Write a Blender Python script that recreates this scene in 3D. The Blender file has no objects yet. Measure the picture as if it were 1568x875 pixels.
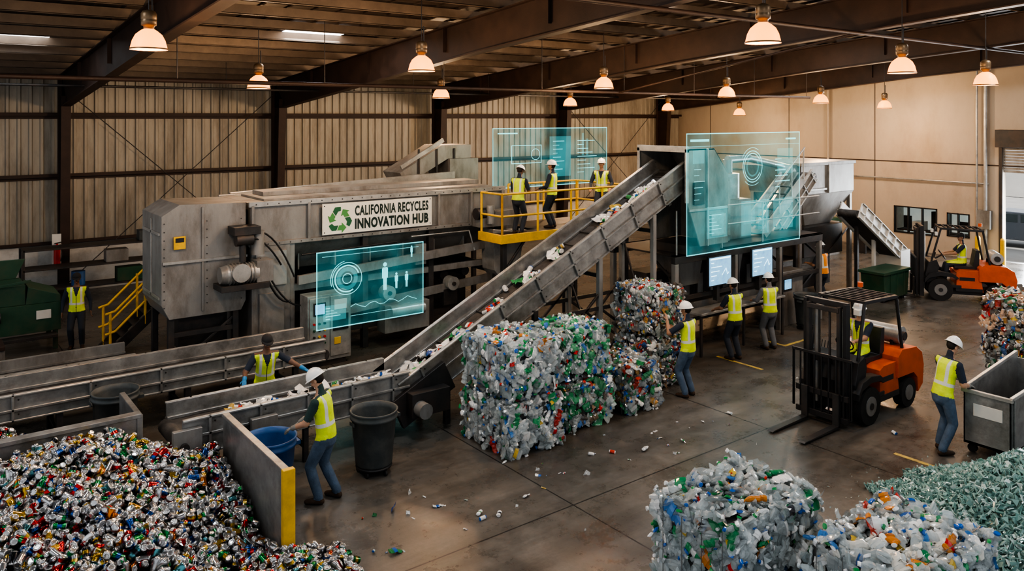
import bpy, bmesh, math, random
import numpy as np
from mathutils import Vector, Matrix
random.seed(7); rng=np.random.default_rng(7)
R2=math.radians
SC=bpy.context.scene

# ---------------------------------------------------------------- materials
MATS={}
def mk(name,col,rough=.5,metal=0.,var=.18,scale=3.,bump=.0,dirt=None,damt=.45,dscale=.8,stretch=(1,1,1),emis=None,es=0,trans=0,alpha=1,coat=0,bscale=40):
    if name in MATS: return MATS[name]
    m=bpy.data.materials.new(name); m.use_nodes=True
    nt=m.node_tree; N=nt.nodes; L=nt.links
    p=N['Principled BSDF']
    tc=N.new('ShaderNodeTexCoord'); mp=N.new('ShaderNodeMapping'); mp.inputs['Scale'].default_value=stretch
    L.new(tc.outputs['Object'],mp.inputs['Vector'])
    n=N.new('ShaderNodeTexNoise'); n.inputs['Scale'].default_value=scale; n.inputs['Detail'].default_value=6; n.inputs['Roughness'].default_value=.65
    L.new(mp.outputs[0],n.inputs['Vector'])
    r=N.new('ShaderNodeValToRGB'); r.color_ramp.elements[0].position=.3; r.color_ramp.elements[1].position=.72
    r.color_ramp.elements[0].color=[max(0,c*(1-var)) for c in col]+[1]
    r.color_ramp.elements[1].color=[min(1,c*(1+var)) for c in col]+[1]
    L.new(n.outputs['Fac'],r.inputs['Fac'])
    out=r.outputs['Color']
    if dirt:
        n2=N.new('ShaderNodeTexNoise'); n2.inputs['Scale'].default_value=dscale; n2.inputs['Detail'].default_value=9; n2.inputs['Roughness'].default_value=.72
        L.new(mp.outputs[0],n2.inputs['Vector'])
        mr=N.new('ShaderNodeMapRange'); mr.inputs['From Min'].default_value=.46; mr.inputs['From Max'].default_value=.70
        mr.inputs['To Max'].default_value=damt
        L.new(n2.outputs['Fac'],mr.inputs['Value'])
        mx=N.new('ShaderNodeMix'); mx.data_type='RGBA'
        L.new(mr.outputs[0],mx.inputs[0]); L.new(out,mx.inputs[6]); mx.inputs[7].default_value=list(dirt)+[1]
        out=mx.outputs[2]
    L.new(out,p.inputs['Base Color'])
    rr=N.new('ShaderNodeMapRange'); rr.inputs['To Min'].default_value=max(.03,rough-.12); rr.inputs['To Max'].default_value=min(1,rough+.12)
    L.new(n.outputs['Fac'],rr.inputs['Value']); L.new(rr.outputs[0],p.inputs['Roughness'])
    p.inputs['Metallic'].default_value=metal
    if trans: p.inputs['Transmission Weight'].default_value=trans
    if alpha<1: p.inputs['Alpha'].default_value=alpha
    if coat: p.inputs['Coat Weight'].default_value=coat
    if emis:
        p.inputs['Emission Color'].default_value=list(emis)+[1]; p.inputs['Emission Strength'].default_value=es
    if bump:
        n3=N.new('ShaderNodeTexNoise'); n3.inputs['Scale'].default_value=bscale; n3.inputs['Detail'].default_value=4
        L.new(tc.outputs['Object'],n3.inputs['Vector'])
        b=N.new('ShaderNodeBump'); b.inputs['Strength'].default_value=bump; b.inputs['Distance'].default_value=.02
        L.new(n3.outputs['Fac'],b.inputs['Height']); L.new(b.outputs[0],p.inputs['Normal'])
    MATS[name]=m; return m

RUST=(.11,.055,.028); GRIME=(.05,.043,.036)
steel=mk('galvanised_steel',(.31,.312,.305),.38,.5,.28,3.5,.08,GRIME,.65,1.6)
steeld=mk('dark_steel',(.06,.06,.061),.5,.5,.3,3,.1,RUST,.4,1.5)
steelm=mk('machine_grey_paint',(.275,.272,.262),.40,.3,.2,2.5,.08,(.085,.06,.042),.68,1.5,(1,1,.4))
steell=mk('pale_sheet_metal',(.44,.44,.425),.34,.45,.16,2.5,.05,GRIME,.55,1.5)
brown=mk('red_oxide_beam',(.046,.026,.019),.6,.1,.3,2,.1,(.02,.013,.01),.6)
siding=mk('tan_metal_siding',(.36,.33,.275),.5,.15,.15,1.2,.03,(.12,.095,.07),.75,.8,(1.6,1,.3))
concw=mk('painted_block_wall',(.56,.545,.51),.8,0,.12,1.5,.2,(.2,.16,.12),.6,.9)
stucco=mk('tilt_up_concrete_wall',(.45,.385,.31),.8,0,.1,.8,.1,(.26,.205,.155),.65,.4,(1,1,.5))
deck=mk('roof_deck',(.065,.048,.038),.6,.3,.3,1,.05,(.03,.02,.016),.6)
deckl=mk('purlin_steel',(.17,.13,.098),.5,.2,.25,2)
belt=mk('conveyor_belt_rubber',(.042,.04,.039),.6,0,.4,6,.15,(.13,.12,.11),.5,3)
rubber=mk('tyre_rubber',(.018,.018,.018),.75,0,.3,8,.2)
blackp=mk('black_plastic',(.022,.022,.024),.45,0,.3,4)
greyp=mk('grey_bin_plastic',(.055,.065,.068),.5,0,.2,4,.08,(.15,.14,.12),.3,4)
yellow=mk('safety_yellow',(.74,.45,.03),.45,0,.15,4,.0,(.2,.12,.03),.4,3)
orange=mk('forklift_orange',(.62,.10,.018),.38,0,.12,3,0,(.2,.05,.02),.4,2,coat=.3)
green=mk('dark_green_paint',(.028,.085,.05),.5,.1,.2,3,.05,RUST,.5,1.5)
bluep=mk('blue_drum_plastic',(.02,.10,.29),.4,0,.2,4,.05,(.1,.1,.1),.3,3)
redp=mk('red_paint',(.5,.02,.015),.35)
white=mk('white_paint',(.66,.66,.63),.45,0,.06,4,0,(.4,.38,.33),.4,2)
signw=mk('sign_board',(.76,.75,.67),.5,0,.04,3,0,(.45,.4,.3),.4,1.5)
signk=mk('sign_text_dark_green',(.012,.03,.025),.5,0,.05)
signg=mk('sign_logo_green',(.08,.27,.08),.5,0,.1)
signg2=mk('sign_logo_dark',(.02,.12,.05),.5,0,.1)
asphalt=mk('yard_asphalt',(.36,.355,.345),.9,0,.12,1)
yardw=mk('yard_fence_wall',(.5,.49,.47),.9,0,.08,1)
carp=mk('car_paint',(.07,.08,.10),.25,.3,.05,coat=.6)
glassd=mk('dark_glass',(.03,.04,.045),.08,0,.1)
scr=mk('monitor_screen',(.2,.4,.6),.3,0,.5,6,emis=(.22,.52,.80),es=.7)
scrw=mk('monitor_chart',(.7,.9,1),.3,emis=(.7,.95,1),es=1.4)
skyfill=mk('skylight_and_fill_panel',(.9,.9,.88),.5,emis=(.95,.97,1),es=5)  # glowing sheet shared by the roof skylight and the added fill panels
lampg=mk('lamp_diffuser_glow',(.8,.32,.07),.5,emis=(1,.30,.035),es=3.0)
lampb=mk('lamp_bulb',(1,.8,.5),.4,emis=(1,.62,.22),es=11)
lampm=mk('lamp_housing',(.25,.17,.10),.45,.6)

def floor_mat():
    m=bpy.data.materials.new('stained_concrete_floor'); m.use_nodes=True
    nt=m.node_tree;N=nt.nodes;L=nt.links;p=N['Principled BSDF']
    tc=N.new('ShaderNodeTexCoord')
    def noise(s,d=8,r=.65,dist=0,st=None,rot=0):
        n=N.new('ShaderNodeTexNoise'); n.inputs['Scale'].default_value=s;n.inputs['Detail'].default_value=d;n.inputs['Roughness'].default_value=r;n.inputs['Distortion'].default_value=dist
        if st:
            mp=N.new('ShaderNodeMapping'); mp.inputs['Scale'].default_value=st; mp.inputs['Rotation'].default_value=(0,0,rot); L.new(tc.outputs['Object'],mp.inputs['Vector']); L.new(mp.outputs[0],n.inputs['Vector'])
        else: L.new(tc.outputs['Object'],n.inputs['Vector'])
        return n
    def ramp(n,p0,c0,p1,c1):
        r=N.new('ShaderNodeValToRGB'); e=r.color_ramp.elements; e[0].position=p0;e[0].color=(*c0,1);e[1].position=p1;e[1].color=(*c1,1); L.new(n.outputs['Fac'],r.inputs['Fac']); return r.outputs[0]
    def mul(a,b,f):
        mx=N.new('ShaderNodeMix'); mx.data_type='RGBA'; mx.blend_type='MULTIPLY'; mx.inputs[0].default_value=f; L.new(a,mx.inputs[6]); L.new(b,mx.inputs[7]); return mx.outputs[2]
    a=noise(.25,10,.68,.4); b=noise(.9,12,.78); c=noise(1,9,.7,0,(.25,2.6,1),.12); d=noise(14,6,.7)
    col=ramp(a,.33,(.098,.087,.076),.66,(.225,.207,.184))
    col=mul(col,ramp(b,.35,(.48,.47,.45),.68,(1,1,1)),.8)
    col=mul(col,ramp(c,.36,(.58,.57,.56),.6,(1,1,1)),.75)
    col=mul(col,ramp(d,.3,(.7,.7,.7),.6,(1,1,1)),.65)
    sp=N.new('ShaderNodeSeparateXYZ'); L.new(tc.outputs['Object'],sp.inputs[0])
    masks=[]
    for ax,off in ((0,7.4),(1,8.3)):
        ad=N.new('ShaderNodeMath'); ad.operation='SUBTRACT'; L.new(sp.outputs[ax],ad.inputs[0]); ad.inputs[1].default_value=off
        pp=N.new('ShaderNodeMath'); pp.operation='PINGPONG'; L.new(ad.outputs[0],pp.inputs[0]); pp.inputs[1].default_value=2.25
        lt=N.new('ShaderNodeMath'); lt.operation='LESS_THAN'; L.new(pp.outputs[0],lt.inputs[0]); lt.inputs[1].default_value=.012
        masks.append(lt)
    mm=N.new('ShaderNodeMath'); mm.operation='MAXIMUM'; L.new(masks[0].outputs[0],mm.inputs[0]); L.new(masks[1].outputs[0],mm.inputs[1])
    m2=N.new('ShaderNodeMix'); m2.data_type='RGBA'; L.new(mm.outputs[0],m2.inputs[0]); L.new(col,m2.inputs[6]); m2.inputs[7].default_value=(.025,.022,.02,1)
    L.new(m2.outputs[2],p.inputs['Base Color'])
    rr=N.new('ShaderNodeMapRange'); rr.inputs['From Min'].default_value=.35; rr.inputs['From Max'].default_value=.65; rr.inputs['To Min'].default_value=.18; rr.inputs['To Max'].default_value=.46
    L.new(b.outputs['Fac'],rr.inputs['Value']); L.new(rr.outputs[0],p.inputs['Roughness'])
    bp=N.new('ShaderNodeBump'); bp.inputs['Strength'].default_value=.10; bp.inputs['Distance'].default_value=.02
    L.new(d.outputs['Fac'],bp.inputs['Height']); L.new(bp.outputs[0],p.inputs['Normal'])
    return m
floorm=floor_mat()

def attr_mat(name,rough,metal,trans=0,lo=.75,hi=1.2,alpha=False):
    m=bpy.data.materials.new(name); m.use_nodes=True
    N=m.node_tree.nodes;L=m.node_tree.links;p=N['Principled BSDF']
    a=N.new('ShaderNodeAttribute'); a.attribute_name='Col'
    n=N.new('ShaderNodeTexNoise'); n.inputs['Scale'].default_value=9; n.inputs['Detail'].default_value=3
    tc=N.new('ShaderNodeTexCoord'); L.new(tc.outputs['Object'],n.inputs['Vector'])
    mr=N.new('ShaderNodeMapRange'); mr.inputs['To Min'].default_value=lo; mr.inputs['To Max'].default_value=hi; L.new(n.outputs['Fac'],mr.inputs['Value'])
    mx=N.new('ShaderNodeMix'); mx.data_type='RGBA'; mx.blend_type='MULTIPLY'; mx.inputs[0].default_value=1
    L.new(a.outputs['Color'],mx.inputs[6]); L.new(mr.outputs[0],mx.inputs[7]); L.new(mx.outputs[2],p.inputs['Base Color'])
    p.inputs['Roughness'].default_value=rough; p.inputs['Metallic'].default_value=metal; p.inputs['Transmission Weight'].default_value=trans
    if alpha: L.new(a.outputs['Alpha'],p.inputs['Alpha'])
    return m
canm=attr_mat('crushed_aluminium_cans',.22,.88,0,.6,1.15)
petm=attr_mat('crushed_pet_plastic',.11,0,0,alpha=True)
glassm=attr_mat('glass_cullet',.12,0,.15)

# ---------------------------------------------------------------- builder
class B:
    def __init__(s,M=None):
        s.v=[];s.f=[];s.m=[];s.sm=[];s.mats=[];s.M=M or Matrix()
    def mi(s,m):
        if m not in s.mats: s.mats.append(m)
        return s.mats.index(m)
    def add(s,vs,fs,mat,smooth=False):
        o=len(s.v); M=s.M
        s.v+= [tuple(M@Vector(v)) for v in vs]
        k=s.mi(mat)
        for f in fs:
            s.f.append([i+o for i in f]); s.m.append(k); s.sm.append(smooth)
    def box(s,x0,x1,y0,y1,z0,z1,mat):
        vs=[(x,y,z) for x in (x0,x1) for y in (y0,y1) for z in (z0,z1)]
        s.add(vs,[(0,1,3,2),(4,6,7,5),(0,4,5,1),(2,3,7,6),(0,2,6,4),(1,5,7,3)],mat)
    def prism(s,pts,axis,a0,a1,mat):
        n=len(pts)
        if axis=='x': q=[(a,p[0],p[1]) for a in (a0,a1) for p in pts]
        elif axis=='y': q=[(p[0],a,p[1]) for a in (a0,a1) for p in pts]
        else: q=[(p[0],p[1],a) for a in (a0,a1) for p in pts]
        s.add(q,[list(range(n)),list(range(2*n-1,n-1,-1))]+[(i,(i+1)%n,n+(i+1)%n,n+i) for i in range(n)],mat)
    def cyl(s,p0,p1,r,mat,r1=None,n=14,cap=True):
        p0=Vector(p0);p1=Vector(p1);r1=r if r1 is None else r1
        t=(p1-p0).normalized(); a=t.orthogonal().normalized(); b=t.cross(a)
        vs=[]
        for p,rr in ((p0,r),(p1,r1)):
            for i in range(n):
                an=2*math.pi*i/n; vs.append(p+a*math.cos(an)*rr+b*math.sin(an)*rr)
        s.add(vs,[(i,(i+1)%n,n+(i+1)%n,n+i) for i in range(n)],mat,True)
        if cap:
            s.add(vs[:n],[list(range(n))],mat); s.add(vs[n:],[list(range(n))],mat)
    def beam(s,p0,p1,w,h,mat,up=(0,0,1)):
        p0=Vector(p0);p1=Vector(p1);t=(p1-p0).normalized();u=Vector(up)
        if abs(t.dot(u))>.98:u=Vector((0,1,0))
        a=t.cross(u).normalized();b=a.cross(t)
        vs=[p+a*i*w/2+b*j*h/2 for p in (p0,p1) for i,j in ((-1,-1),(1,-1),(1,1),(-1,1))]
        s.add(vs,[(0,1,2,3),(7,6,5,4),(0,4,5,1),(1,5,6,2),(2,6,7,3),(3,7,4,0)],mat)
    def path(s,pts,r,mat,n=10):
        for a,b in zip(pts[:-1],pts[1:]): s.cyl(a,b,r,mat,n=n)
    def lathe(s,prof,c,mat,n=28,sx=1,sy=1):
        vs=[];k=len(prof)
        for r,z in prof:
            for i in range(n):
                an=2*math.pi*i/n; vs.append((c[0]+r*math.cos(an)*sx,c[1]+r*math.sin(an)*sy,c[2]+z))
        fs=[(j*n+i,j*n+(i+1)%n,(j+1)*n+(i+1)%n,(j+1)*n+i) for j in range(k-1) for i in range(n)]
        s.add(vs,fs,mat,True)
    def done(s,name,bevel=.006,origin=True):
        me=bpy.data.meshes.new(name)
        V=np.array(s.v)
        lo=V.min(0);hi=V.max(0); c=np.array([(lo[0]+hi[0])/2,(lo[1]+hi[1])/2,lo[2]]) if origin else np.zeros(3)
        me.from_pydata([tuple(x) for x in (V-c)],[],s.f)
        for m in s.mats: me.materials.append(m)
        me.polygons.foreach_set('material_index',s.m); me.polygons.foreach_set('use_smooth',s.sm)
        bm=bmesh.new();bm.from_mesh(me);bmesh.ops.recalc_face_normals(bm,faces=bm.faces);bm.to_mesh(me);bm.free()
        ob=bpy.data.objects.new(name,me); ob.location=c; SC.collection.objects.link(ob)
        if bevel:
            md=ob.modifiers.new('bevel','BEVEL'); md.width=bevel; md.limit_method='ANGLE'; md.angle_limit=R2(50); md.segments=1
        return ob

def place(x,y,z,h=0):
    return Matrix.Translation((x,y,z))@Matrix.Rotation(R2(h),4,'Z')

def text_into(b,txt,x0,x1,z0,z1,y,mat,off=.012):
    cu=bpy.data.curves.new('t','FONT'); cu.body=txt; cu.offset=off; cu.resolution_u=3; cu.space_character=1.1
    ob=bpy.data.objects.new('t',cu); SC.collection.objects.link(ob)
    dg=bpy.context.evaluated_depsgraph_get(); me=ob.evaluated_get(dg).to_mesh()
    V=np.array([v.co[:] for v in me.vertices]); F=[list(p.vertices) for p in me.polygons]
    lo=V.min(0);hi=V.max(0)
    vs=[(x0+(v[0]-lo[0])/(hi[0]-lo[0])*(x1-x0),y,z0+(v[1]-lo[1])/(hi[1]-lo[1])*(z1-z0)) for v in V]
    b.add(vs,F,mat); bpy.data.objects.remove(ob)

# ---------------------------------------------------------------- scatter
def lathe_variant(prof,n,crush=.3,flat=.7,seed=0,bend=.02):
    g=np.random.default_rng(seed); V=[];P=[];ox=oy=0
    for j,(r,z,p) in enumerate(prof):
        ox+=g.normal(0,bend*.3);oy+=g.normal(0,bend*.3)
        for i in range(n):
            a=2*math.pi*i/n; rr=r*(1+g.normal(0,crush*.35)) if p!=1 else r
            V.append((rr*math.cos(a)*(flat if p!=1 else (flat+1)/2)+ox,rr*math.sin(a)/math.sqrt(flat)+oy,z+g.normal(0,.002)*crush*3)); P.append(p)
    k=len(prof)
    F=[[j*n+i,j*n+(i+1)%n,(j+1)*n+(i+1)%n,(j+1)*n+i] for j in range(k-1) for i in range(n)]
    F.append(list(range(n))[::-1]); F.append([(k-1)*n+i for i in range(n)])
    return np.array(V),F,np.array(P)
CAN=[(.019,-.055,1),(.023,-.061,1),(.032,-.052,1),(.033,-.049,0),(.033,-.022,0),(.033,-.019,2),(.033,.012,2),(.033,.015,0),(.033,.044,0),(.0325,.047,1),(.026,.060,1),(.023,.061,1),(.021,.057,1)]
BOT=[(.018,-.112,0),(.033,-.105,0),(.034,-.08,0),(.031,-.07,0),(.035,-.05,0),(.035,-.047,2),(.032,-.02,2),(.035,.003,2),(.035,.006,0),(.032,.03,0),(.03,.055,0),(.022,.075,0),(.014,.088,0),(.0135,.1,0),(.018,.101,1),(.018,.121,1)]
canV=[lathe_variant([(r,z*(1 if i not in (0,3) else .6),p) for r,z,p in CAN],11,[.4,.03,.1,.4,.05,.02,.14,.03][i],[.8,.98,.75,.85,.92,1.0,.6,1.0][i],i,[.02,.002,.012,.02,.004,.001,.01,.001][i]) for i in range(8)]
botV=[lathe_variant(BOT,9,.18,[.5,.4,.65,.8,.35,.55][i],10+i,.022) for i in range(6)]
def film(seed):
    g=np.random.default_rng(seed);V=[];n=5
    for i in range(n):
        for j in range(n): V.append(((i/(n-1)-.5)*.2+g.normal(0,.012),(j/(n-1)-.5)*.16+g.normal(0,.012),g.normal(0,.016)))
    F=[[i*n+j,i*n+j+1,(i+1)*n+j+1,(i+1)*n+j] for i in range(n-1) for j in range(n-1)]
    return np.array(V),F,np.zeros(n*n,int)
filmV=[film(30+i) for i in range(4)]
cube=(np.array([(x,y,z) for x in (-.5,.5) for y in (-.5,.5) for z in (-.5,.5)]),[[0,1,3,2],[4,6,7,5],[0,4,5,1],[2,3,7,6],[0,2,6,4],[1,5,7,3]],np.zeros(8,int))
def shardv(seed):
    g=np.random.default_rng(seed)
    n=5;a=np.sort(g.uniform(0,2*math.pi,n)); r=g.uniform(.02,.045,n)
    V=[(r[i]*math.cos(a[i]),r[i]*math.sin(a[i]),z) for z in (-.004,.004) for i in range(n)]
    F=[list(range(n))[::-1],list(range(n,2*n))]+[[i,(i+1)%n,n+(i+1)%n,n+i] for i in range(n)]
    return np.array(V),F,np.zeros(2*n,int)
shardV=[shardv(50+i) for i in range(6)]

def rrot(g=rng):
    q=g.normal(size=4); q/=np.linalg.norm(q); w,x,y,z=q
    return np.array([[1-2*(y*y+z*z),2*(x*y-z*w),2*(x*z+y*w)],[2*(x*y+z*w),1-2*(x*x+z*z),2*(y*z-x*w)],[2*(x*z-y*w),2*(y*z+x*w),1-2*(x*x+y*y)]])
def tangent_rot(nrm,tilt=.35):
    n=np.array(nrm)+rng.normal(0,tilt,3); n/=np.linalg.norm(n)
    a=rng.normal(size=3); a-=a.dot(n)*n; a/=np.linalg.norm(a)
    b=np.cross(a,n)
    return np.stack([n,b,a],1)
LAB=[np.array(c) for c in ((.66,.66,.65),(.50,.50,.50),(.55,.03,.025),(.05,.05,.06),(.04,.12,.38),(.6,.42,.08),(.05,.28,.10))]
def scatter(name,items,mat,smooth=False,labp=.65):
    Vs=[];Cs=[];loops=[];starts=[];sm=[];o=0;ls=0
    for (var,Rm,t,c0,c1) in items:
        V,F,P=var
        Vs.append(V@np.asarray(Rm).T+np.asarray(t))
        c0=np.array(c0,float); lab=rng.random()<labp; c2=LAB[rng.integers(len(LAB))] if lab else c0
        clear=(c0[2]-c0[0]>.03 and c0.min()>.22)
        c=np.where(P[:,None]==0,c0[None],np.where(P[:,None]==2,c2[None],np.array(c1,float)[None]))
        al=np.where(((P==0)|((P==2)&(not lab)))&clear,.50,1.0)[:,None]
        Cs.append(np.concatenate([c,al],1))
        for f in F:
            starts.append(ls); ls+=len(f); loops.extend([i+o for i in f]); sm.append(smooth and len(f)==4)
        o+=len(V)
    V=np.concatenate(Vs);C=np.concatenate(Cs)
    lo=V.min(0);hi=V.max(0);ctr=np.array([(lo[0]+hi[0])/2,(lo[1]+hi[1])/2,lo[2]]); V=V-ctr
    me=bpy.data.meshes.new(name)
    me.vertices.add(len(V)); me.vertices.foreach_set('co',V.astype(np.float32).ravel())
    me.loops.add(len(loops)); me.loops.foreach_set('vertex_index',np.array(loops,np.int32))
    me.polygons.add(len(starts)); me.polygons.foreach_set('loop_start',np.array(starts,np.int32))
    me.polygons.foreach_set('use_smooth',np.array(sm))
    me.update(calc_edges=True)
    at=me.color_attributes.new('Col','FLOAT_COLOR','POINT')
    at.data.foreach_set('color',C.astype(np.float32).ravel())
    me.materials.append(mat)
    ob=bpy.data.objects.new(name,me); ob.location=ctr; SC.collection.objects.link(ob); return ob
I3=np.eye(3)
def pick(pal):
    w=np.array([p[0] for p in pal],float);w/=w.sum(); c=np.array(pal[rng.choice(len(pal),p=w)][1]); return np.clip(c*rng.uniform(.8,1.15),0,1)
CANPAL=[(40,(.55,.55,.56)),(5,(.75,.75,.73)),(14,(.52,.02,.018)),(8,(.03,.25,.08)),(10,(.60,.38,.06)),(8,(.03,.10,.34)),(11,(.05,.05,.055)),(3,(.6,.2,.04)),(4,(.14,.38,.42))]
SILV=(.60,.60,.60)
PETPAL=[(78,(.57,.63,.64)),(8,(.78,.79,.78)),(6,(.04,.26,.11)),(2.5,(.08,.22,.50)),(2,(.58,.22,.05)),(1.5,(.42,.05,.04)),(8,(.25,.30,.31)),(12,(.42,.49,.50))]
CAPPAL=[(4,(.03,.14,.5)),(6,(.80,.80,.80)),(2,(.05,.32,.1)),(.7,(.6,.05,.03)),(4,(.53,.58,.59))]
MIXPAL=[(34,(.40,.45,.46)),(10,(.62,.61,.58)),(8,(.36,.05,.035)),(8,(.05,.19,.10)),(5,(.06,.13,.30)),(18,(.11,.10,.09)),(7,(.42,.25,.09)),(6,(.26,.19,.13))]

def bale(name,x0,x1,y0,y1,z0,z1,pal=PETPAL,dens=105,cans=False,faces='xXyYZ',scale=1.3,mat=petm,top=.022,labp=.14):
    items=[]
    c=np.array([(x0+x1)/2,(y0+y1)/2,(z0+z1)/2]); S=np.array([x1-x0,y1-y0,z1-z0])
    items.append((cube,np.diag(S-.19),c,(.06,.062,.062),(0,0,0)))
    for f in faces:
        ax='xyz'.index(f.lower()); sg=1 if f.isupper() else -1
        oth=[i for i in range(3) if i!=ax]; area=S[oth[0]]*S[oth[1]]
        for _ in range(int(area*dens)):
            p=np.zeros(3); u,v=rng.uniform(-.5,.5,2)
            p[oth[0]]=u*(S[oth[0]]-.13);p[oth[1]]=v*(S[oth[1]]-.12)
            p[ax]=sg*(S[ax]/2-.055+rng.normal(0,.016 if f!='Z' else top))
            n=np.zeros(3);n[ax]=sg
            r=rng.random()
            if r<.10: var=filmV[rng.integers(4)]; Rm=tangent_rot(n,.3); Rm=Rm[:,[1,2,0]]
            else: var=canV[rng.integers(8)] if (cans and r<.6) else botV[rng.integers(6)]; Rm=tangent_rot(n,.25 if f!='Z' else .5)
            a=Rm[:,2]
            sc_=scale*rng.uniform(.75,1.1)
            for k in oth:
                lim=S[k]/2-.01-abs(a[k])*.09*sc_
                p[k]=max(-lim,min(lim,p[k]))
            items.append((var,Rm*sc_,c+p,pick(pal),pick(CAPPAL) if not (cans and r<.6) else SILV))
    k=4
    for i in range(k):
        y=y0+(y1-y0)*(i+.7)/(k+.4)
        items.append((cube,np.diag([S[0]-.02,.006,.006]),(c[0],y,z1-.012),(.14,.14,.14),(0,0,0)))
        for xx in (x0-.004,x1+.004):
            items.append((cube,np.diag([.006,.006,S[2]-.02]),(xx,y,c[2]),(.14,.14,.14),(0,0,0)))
    return scatter(name,items,mat,False,labp)

# ---------------------------------------------------------------- room shell
XW,YW=32.5,28.15
def roofz(y): return 6.9+.083*(YW-y) if y>5 else 6.9+.083*(YW-5)-.083*(5-y)
b=B(); b.box(-7,XW+.2,-4,YW+.2,-.2,0,floorm); b.done('floor',0,origin=False)

b=B()
xs=[];x=-6.5
while x<XW:
    xs+= [(x,0),(x+.17,0),(x+.20,-.05),(x+.27,-.05),(x+.30,0)]; x+=.30
vs=[];fs=[]
for (xx,d) in xs: vs+=[(min(xx,XW),YW+d,1.45),(min(xx,XW),YW+d,7.0)]
for i in range(len(xs)-1): fs.append((2*i,2*i+2,2*i+3,2*i+1))
b.add(vs,fs,siding); b.box(-6.5,XW,YW+.02,YW+.12,1.4,7.0,siding)
b.box(-6.5,XW,YW-.12,YW+.15,0,1.48,concw)
b.done('wall_north',0)
b=B()
for z in (1.56,3.62,5.5):
    b.box(-6.5,XW-.02,YW-.24,YW-.05,z-.02,z+.02,brown); b.box(-6.5,XW-.02,YW-.07,YW-.05,z-.14,z+.02,brown); b.box(-6.5,XW-.02,YW-.25,YW-.23,z-.05,z+.05,brown)
b.done('trim_wall_girts',0)

b=B()
DY0,DY1=8.3,12.5
def ew(y0,y1,z0,z1): b.box(XW,XW+.25,y0,y1,z0,z1,stucco)
ew(-4,DY0,0,4.3); ew(DY1,13.66,0,4.3); ew(13.66,14.5,0,.75); ew(13.66,14.5,1.68,4.3); ew(14.5,14.87,0,4.3)
ew(14.87,16.6,0,.68); ew(14.87,16.6,1.78,4.3); ew(16.6,YW+.15,0,4.3)
pts=[(-4,4.3),(YW+.15,4.3),(YW+.15,6.9)]+[(5,roofz(5)),(-4,roofz(-4))]
b.prism(pts,'x',XW,XW+.25,stucco)
b.box(XW-.02,XW,-4,YW-.1,3.58,3.62,brown)
for y in (17.4,21.5,26): b.box(XW-.005,XW+.01,y,y+.03,0,7,brown)
b.done('wall_east',0)
b=B()
b.cyl((XW-.12,13.05,0),(XW-.12,13.05,7.3),.07,steell); b.cyl((XW-.1,19.5,2),(XW-.1,19.5,7),.05,stucco); b.cyl((XW-.1,12.95,2.9),(XW-.1,27,2.9),.03,steell)
b.box(XW-.25,XW-.03,12.85,13.3,1.2,1.9,steelm); b.cyl((XW-.14,13.35,0),(XW-.14,13.35,7.2),.04,steell)
b.done('downspout_and_conduit',0)
b=B()
for i in range(9): b.box(XW+.06,XW+.11,DY0+.01,DY1-.01,3.35+i*.105,3.44+i*.105,steelm)
b.box(XW-.45,XW-.01,DY0-.1,DY1+.1,4.3,4.95,steeld)
b.box(XW-.06,XW-.005,DY1,DY1+.12,0,4.3,steeld); b.box(XW-.06,XW-.005,DY0-.12,DY0,0,4.3,steeld)
b.done('door_1')
for i,(y0,y1,z0,z1) in enumerate([(14.87,16.6,.68,1.78),(13.66,14.5,.75,1.68)]):
    b=B()
    fr=blackp; t=.05
    b.box(XW-.03,XW+.1,y0,y1,z0,z0+t,fr);b.box(XW-.03,XW+.1,y0,y1,z1-t,z1,fr)
    n=3 if i==0 else 2
    for k in range(n+1):
        y=y0+(y1-y0-t)*k/n; b.box(XW-.03,XW+.1,y,y+t,z0,z1,fr)
    b.done('window_%d'%(i+1))
b=B()
officew=mk('office_glow_wall',(.5,.52,.5),.8,0,.1,emis=(.75,.85,.8),es=.25)  # wall given its own faint glow in place of office lighting
b.box(XW+1.6,XW+1.7,13.3,17,0,2.6,officew); b.box(XW+.26,XW+1.7,13.2,13.3,0,2.6,concw); b.box(XW+.26,XW+1.7,17,17.1,0,2.6,concw); b.box(XW+.26,XW+1.7,13.3,17,2.5,2.6,white)
b.box(XW+.6,XW+1.2,13.6,16.8,.7,.75,brown); b.box(XW+1.3,XW+1.55,15,15.7,.0,1.5,blackp); b.box(XW+.9,XW+.95,14,14.5,.85,1.25,blackp); b.box(XW+.7,XW+1.2,15.8,16.2,.75,1.1,white); b.box(XW+.8,XW+.9,16.3,16.6,.8,1.3,blackp)
b.box(XW+1.5,XW+1.58,13.5,14.3,1.2,1.6,scrw)
b.done('office_room',0)

# roof
b=B()
for (ya,yb) in ((5,YW+.3),(-4,5)):
    za,zb=roofz(ya),roofz(yb)
    b.add([(-7,ya,za+.02),(XW+.3,ya,za+.02),(XW+.3,yb,zb+.02),(-7,yb,zb+.02),(-7,ya,za+.1),(XW+.3,ya,za+.1),(XW+.3,yb,zb+.1),(-7,yb,zb+.1)],[(0,1,2,3),(4,5,6,7),(0,1,5,4),(2,3,7,6),(1,2,6,5),(0,3,7,4)],deck)
x=-6.5
while x<XW:
    b.beam((x,5,roofz(5)),(x,YW,roofz(YW)),.06,.04,deck); x+=.6
b.done('ceiling',0,origin=False)
b=B()
y=YW-.5
while y>-3.5:
    z=roofz(y)-.14
    b.box(-7,XW,y-.01,y+.01,z-.1,z+.1,deckl); b.box(-7,XW,y-.01,y+.07,z-.11,z-.09,deckl); y-=1.35
b.done('trim_roof_purlins',0)
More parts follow.
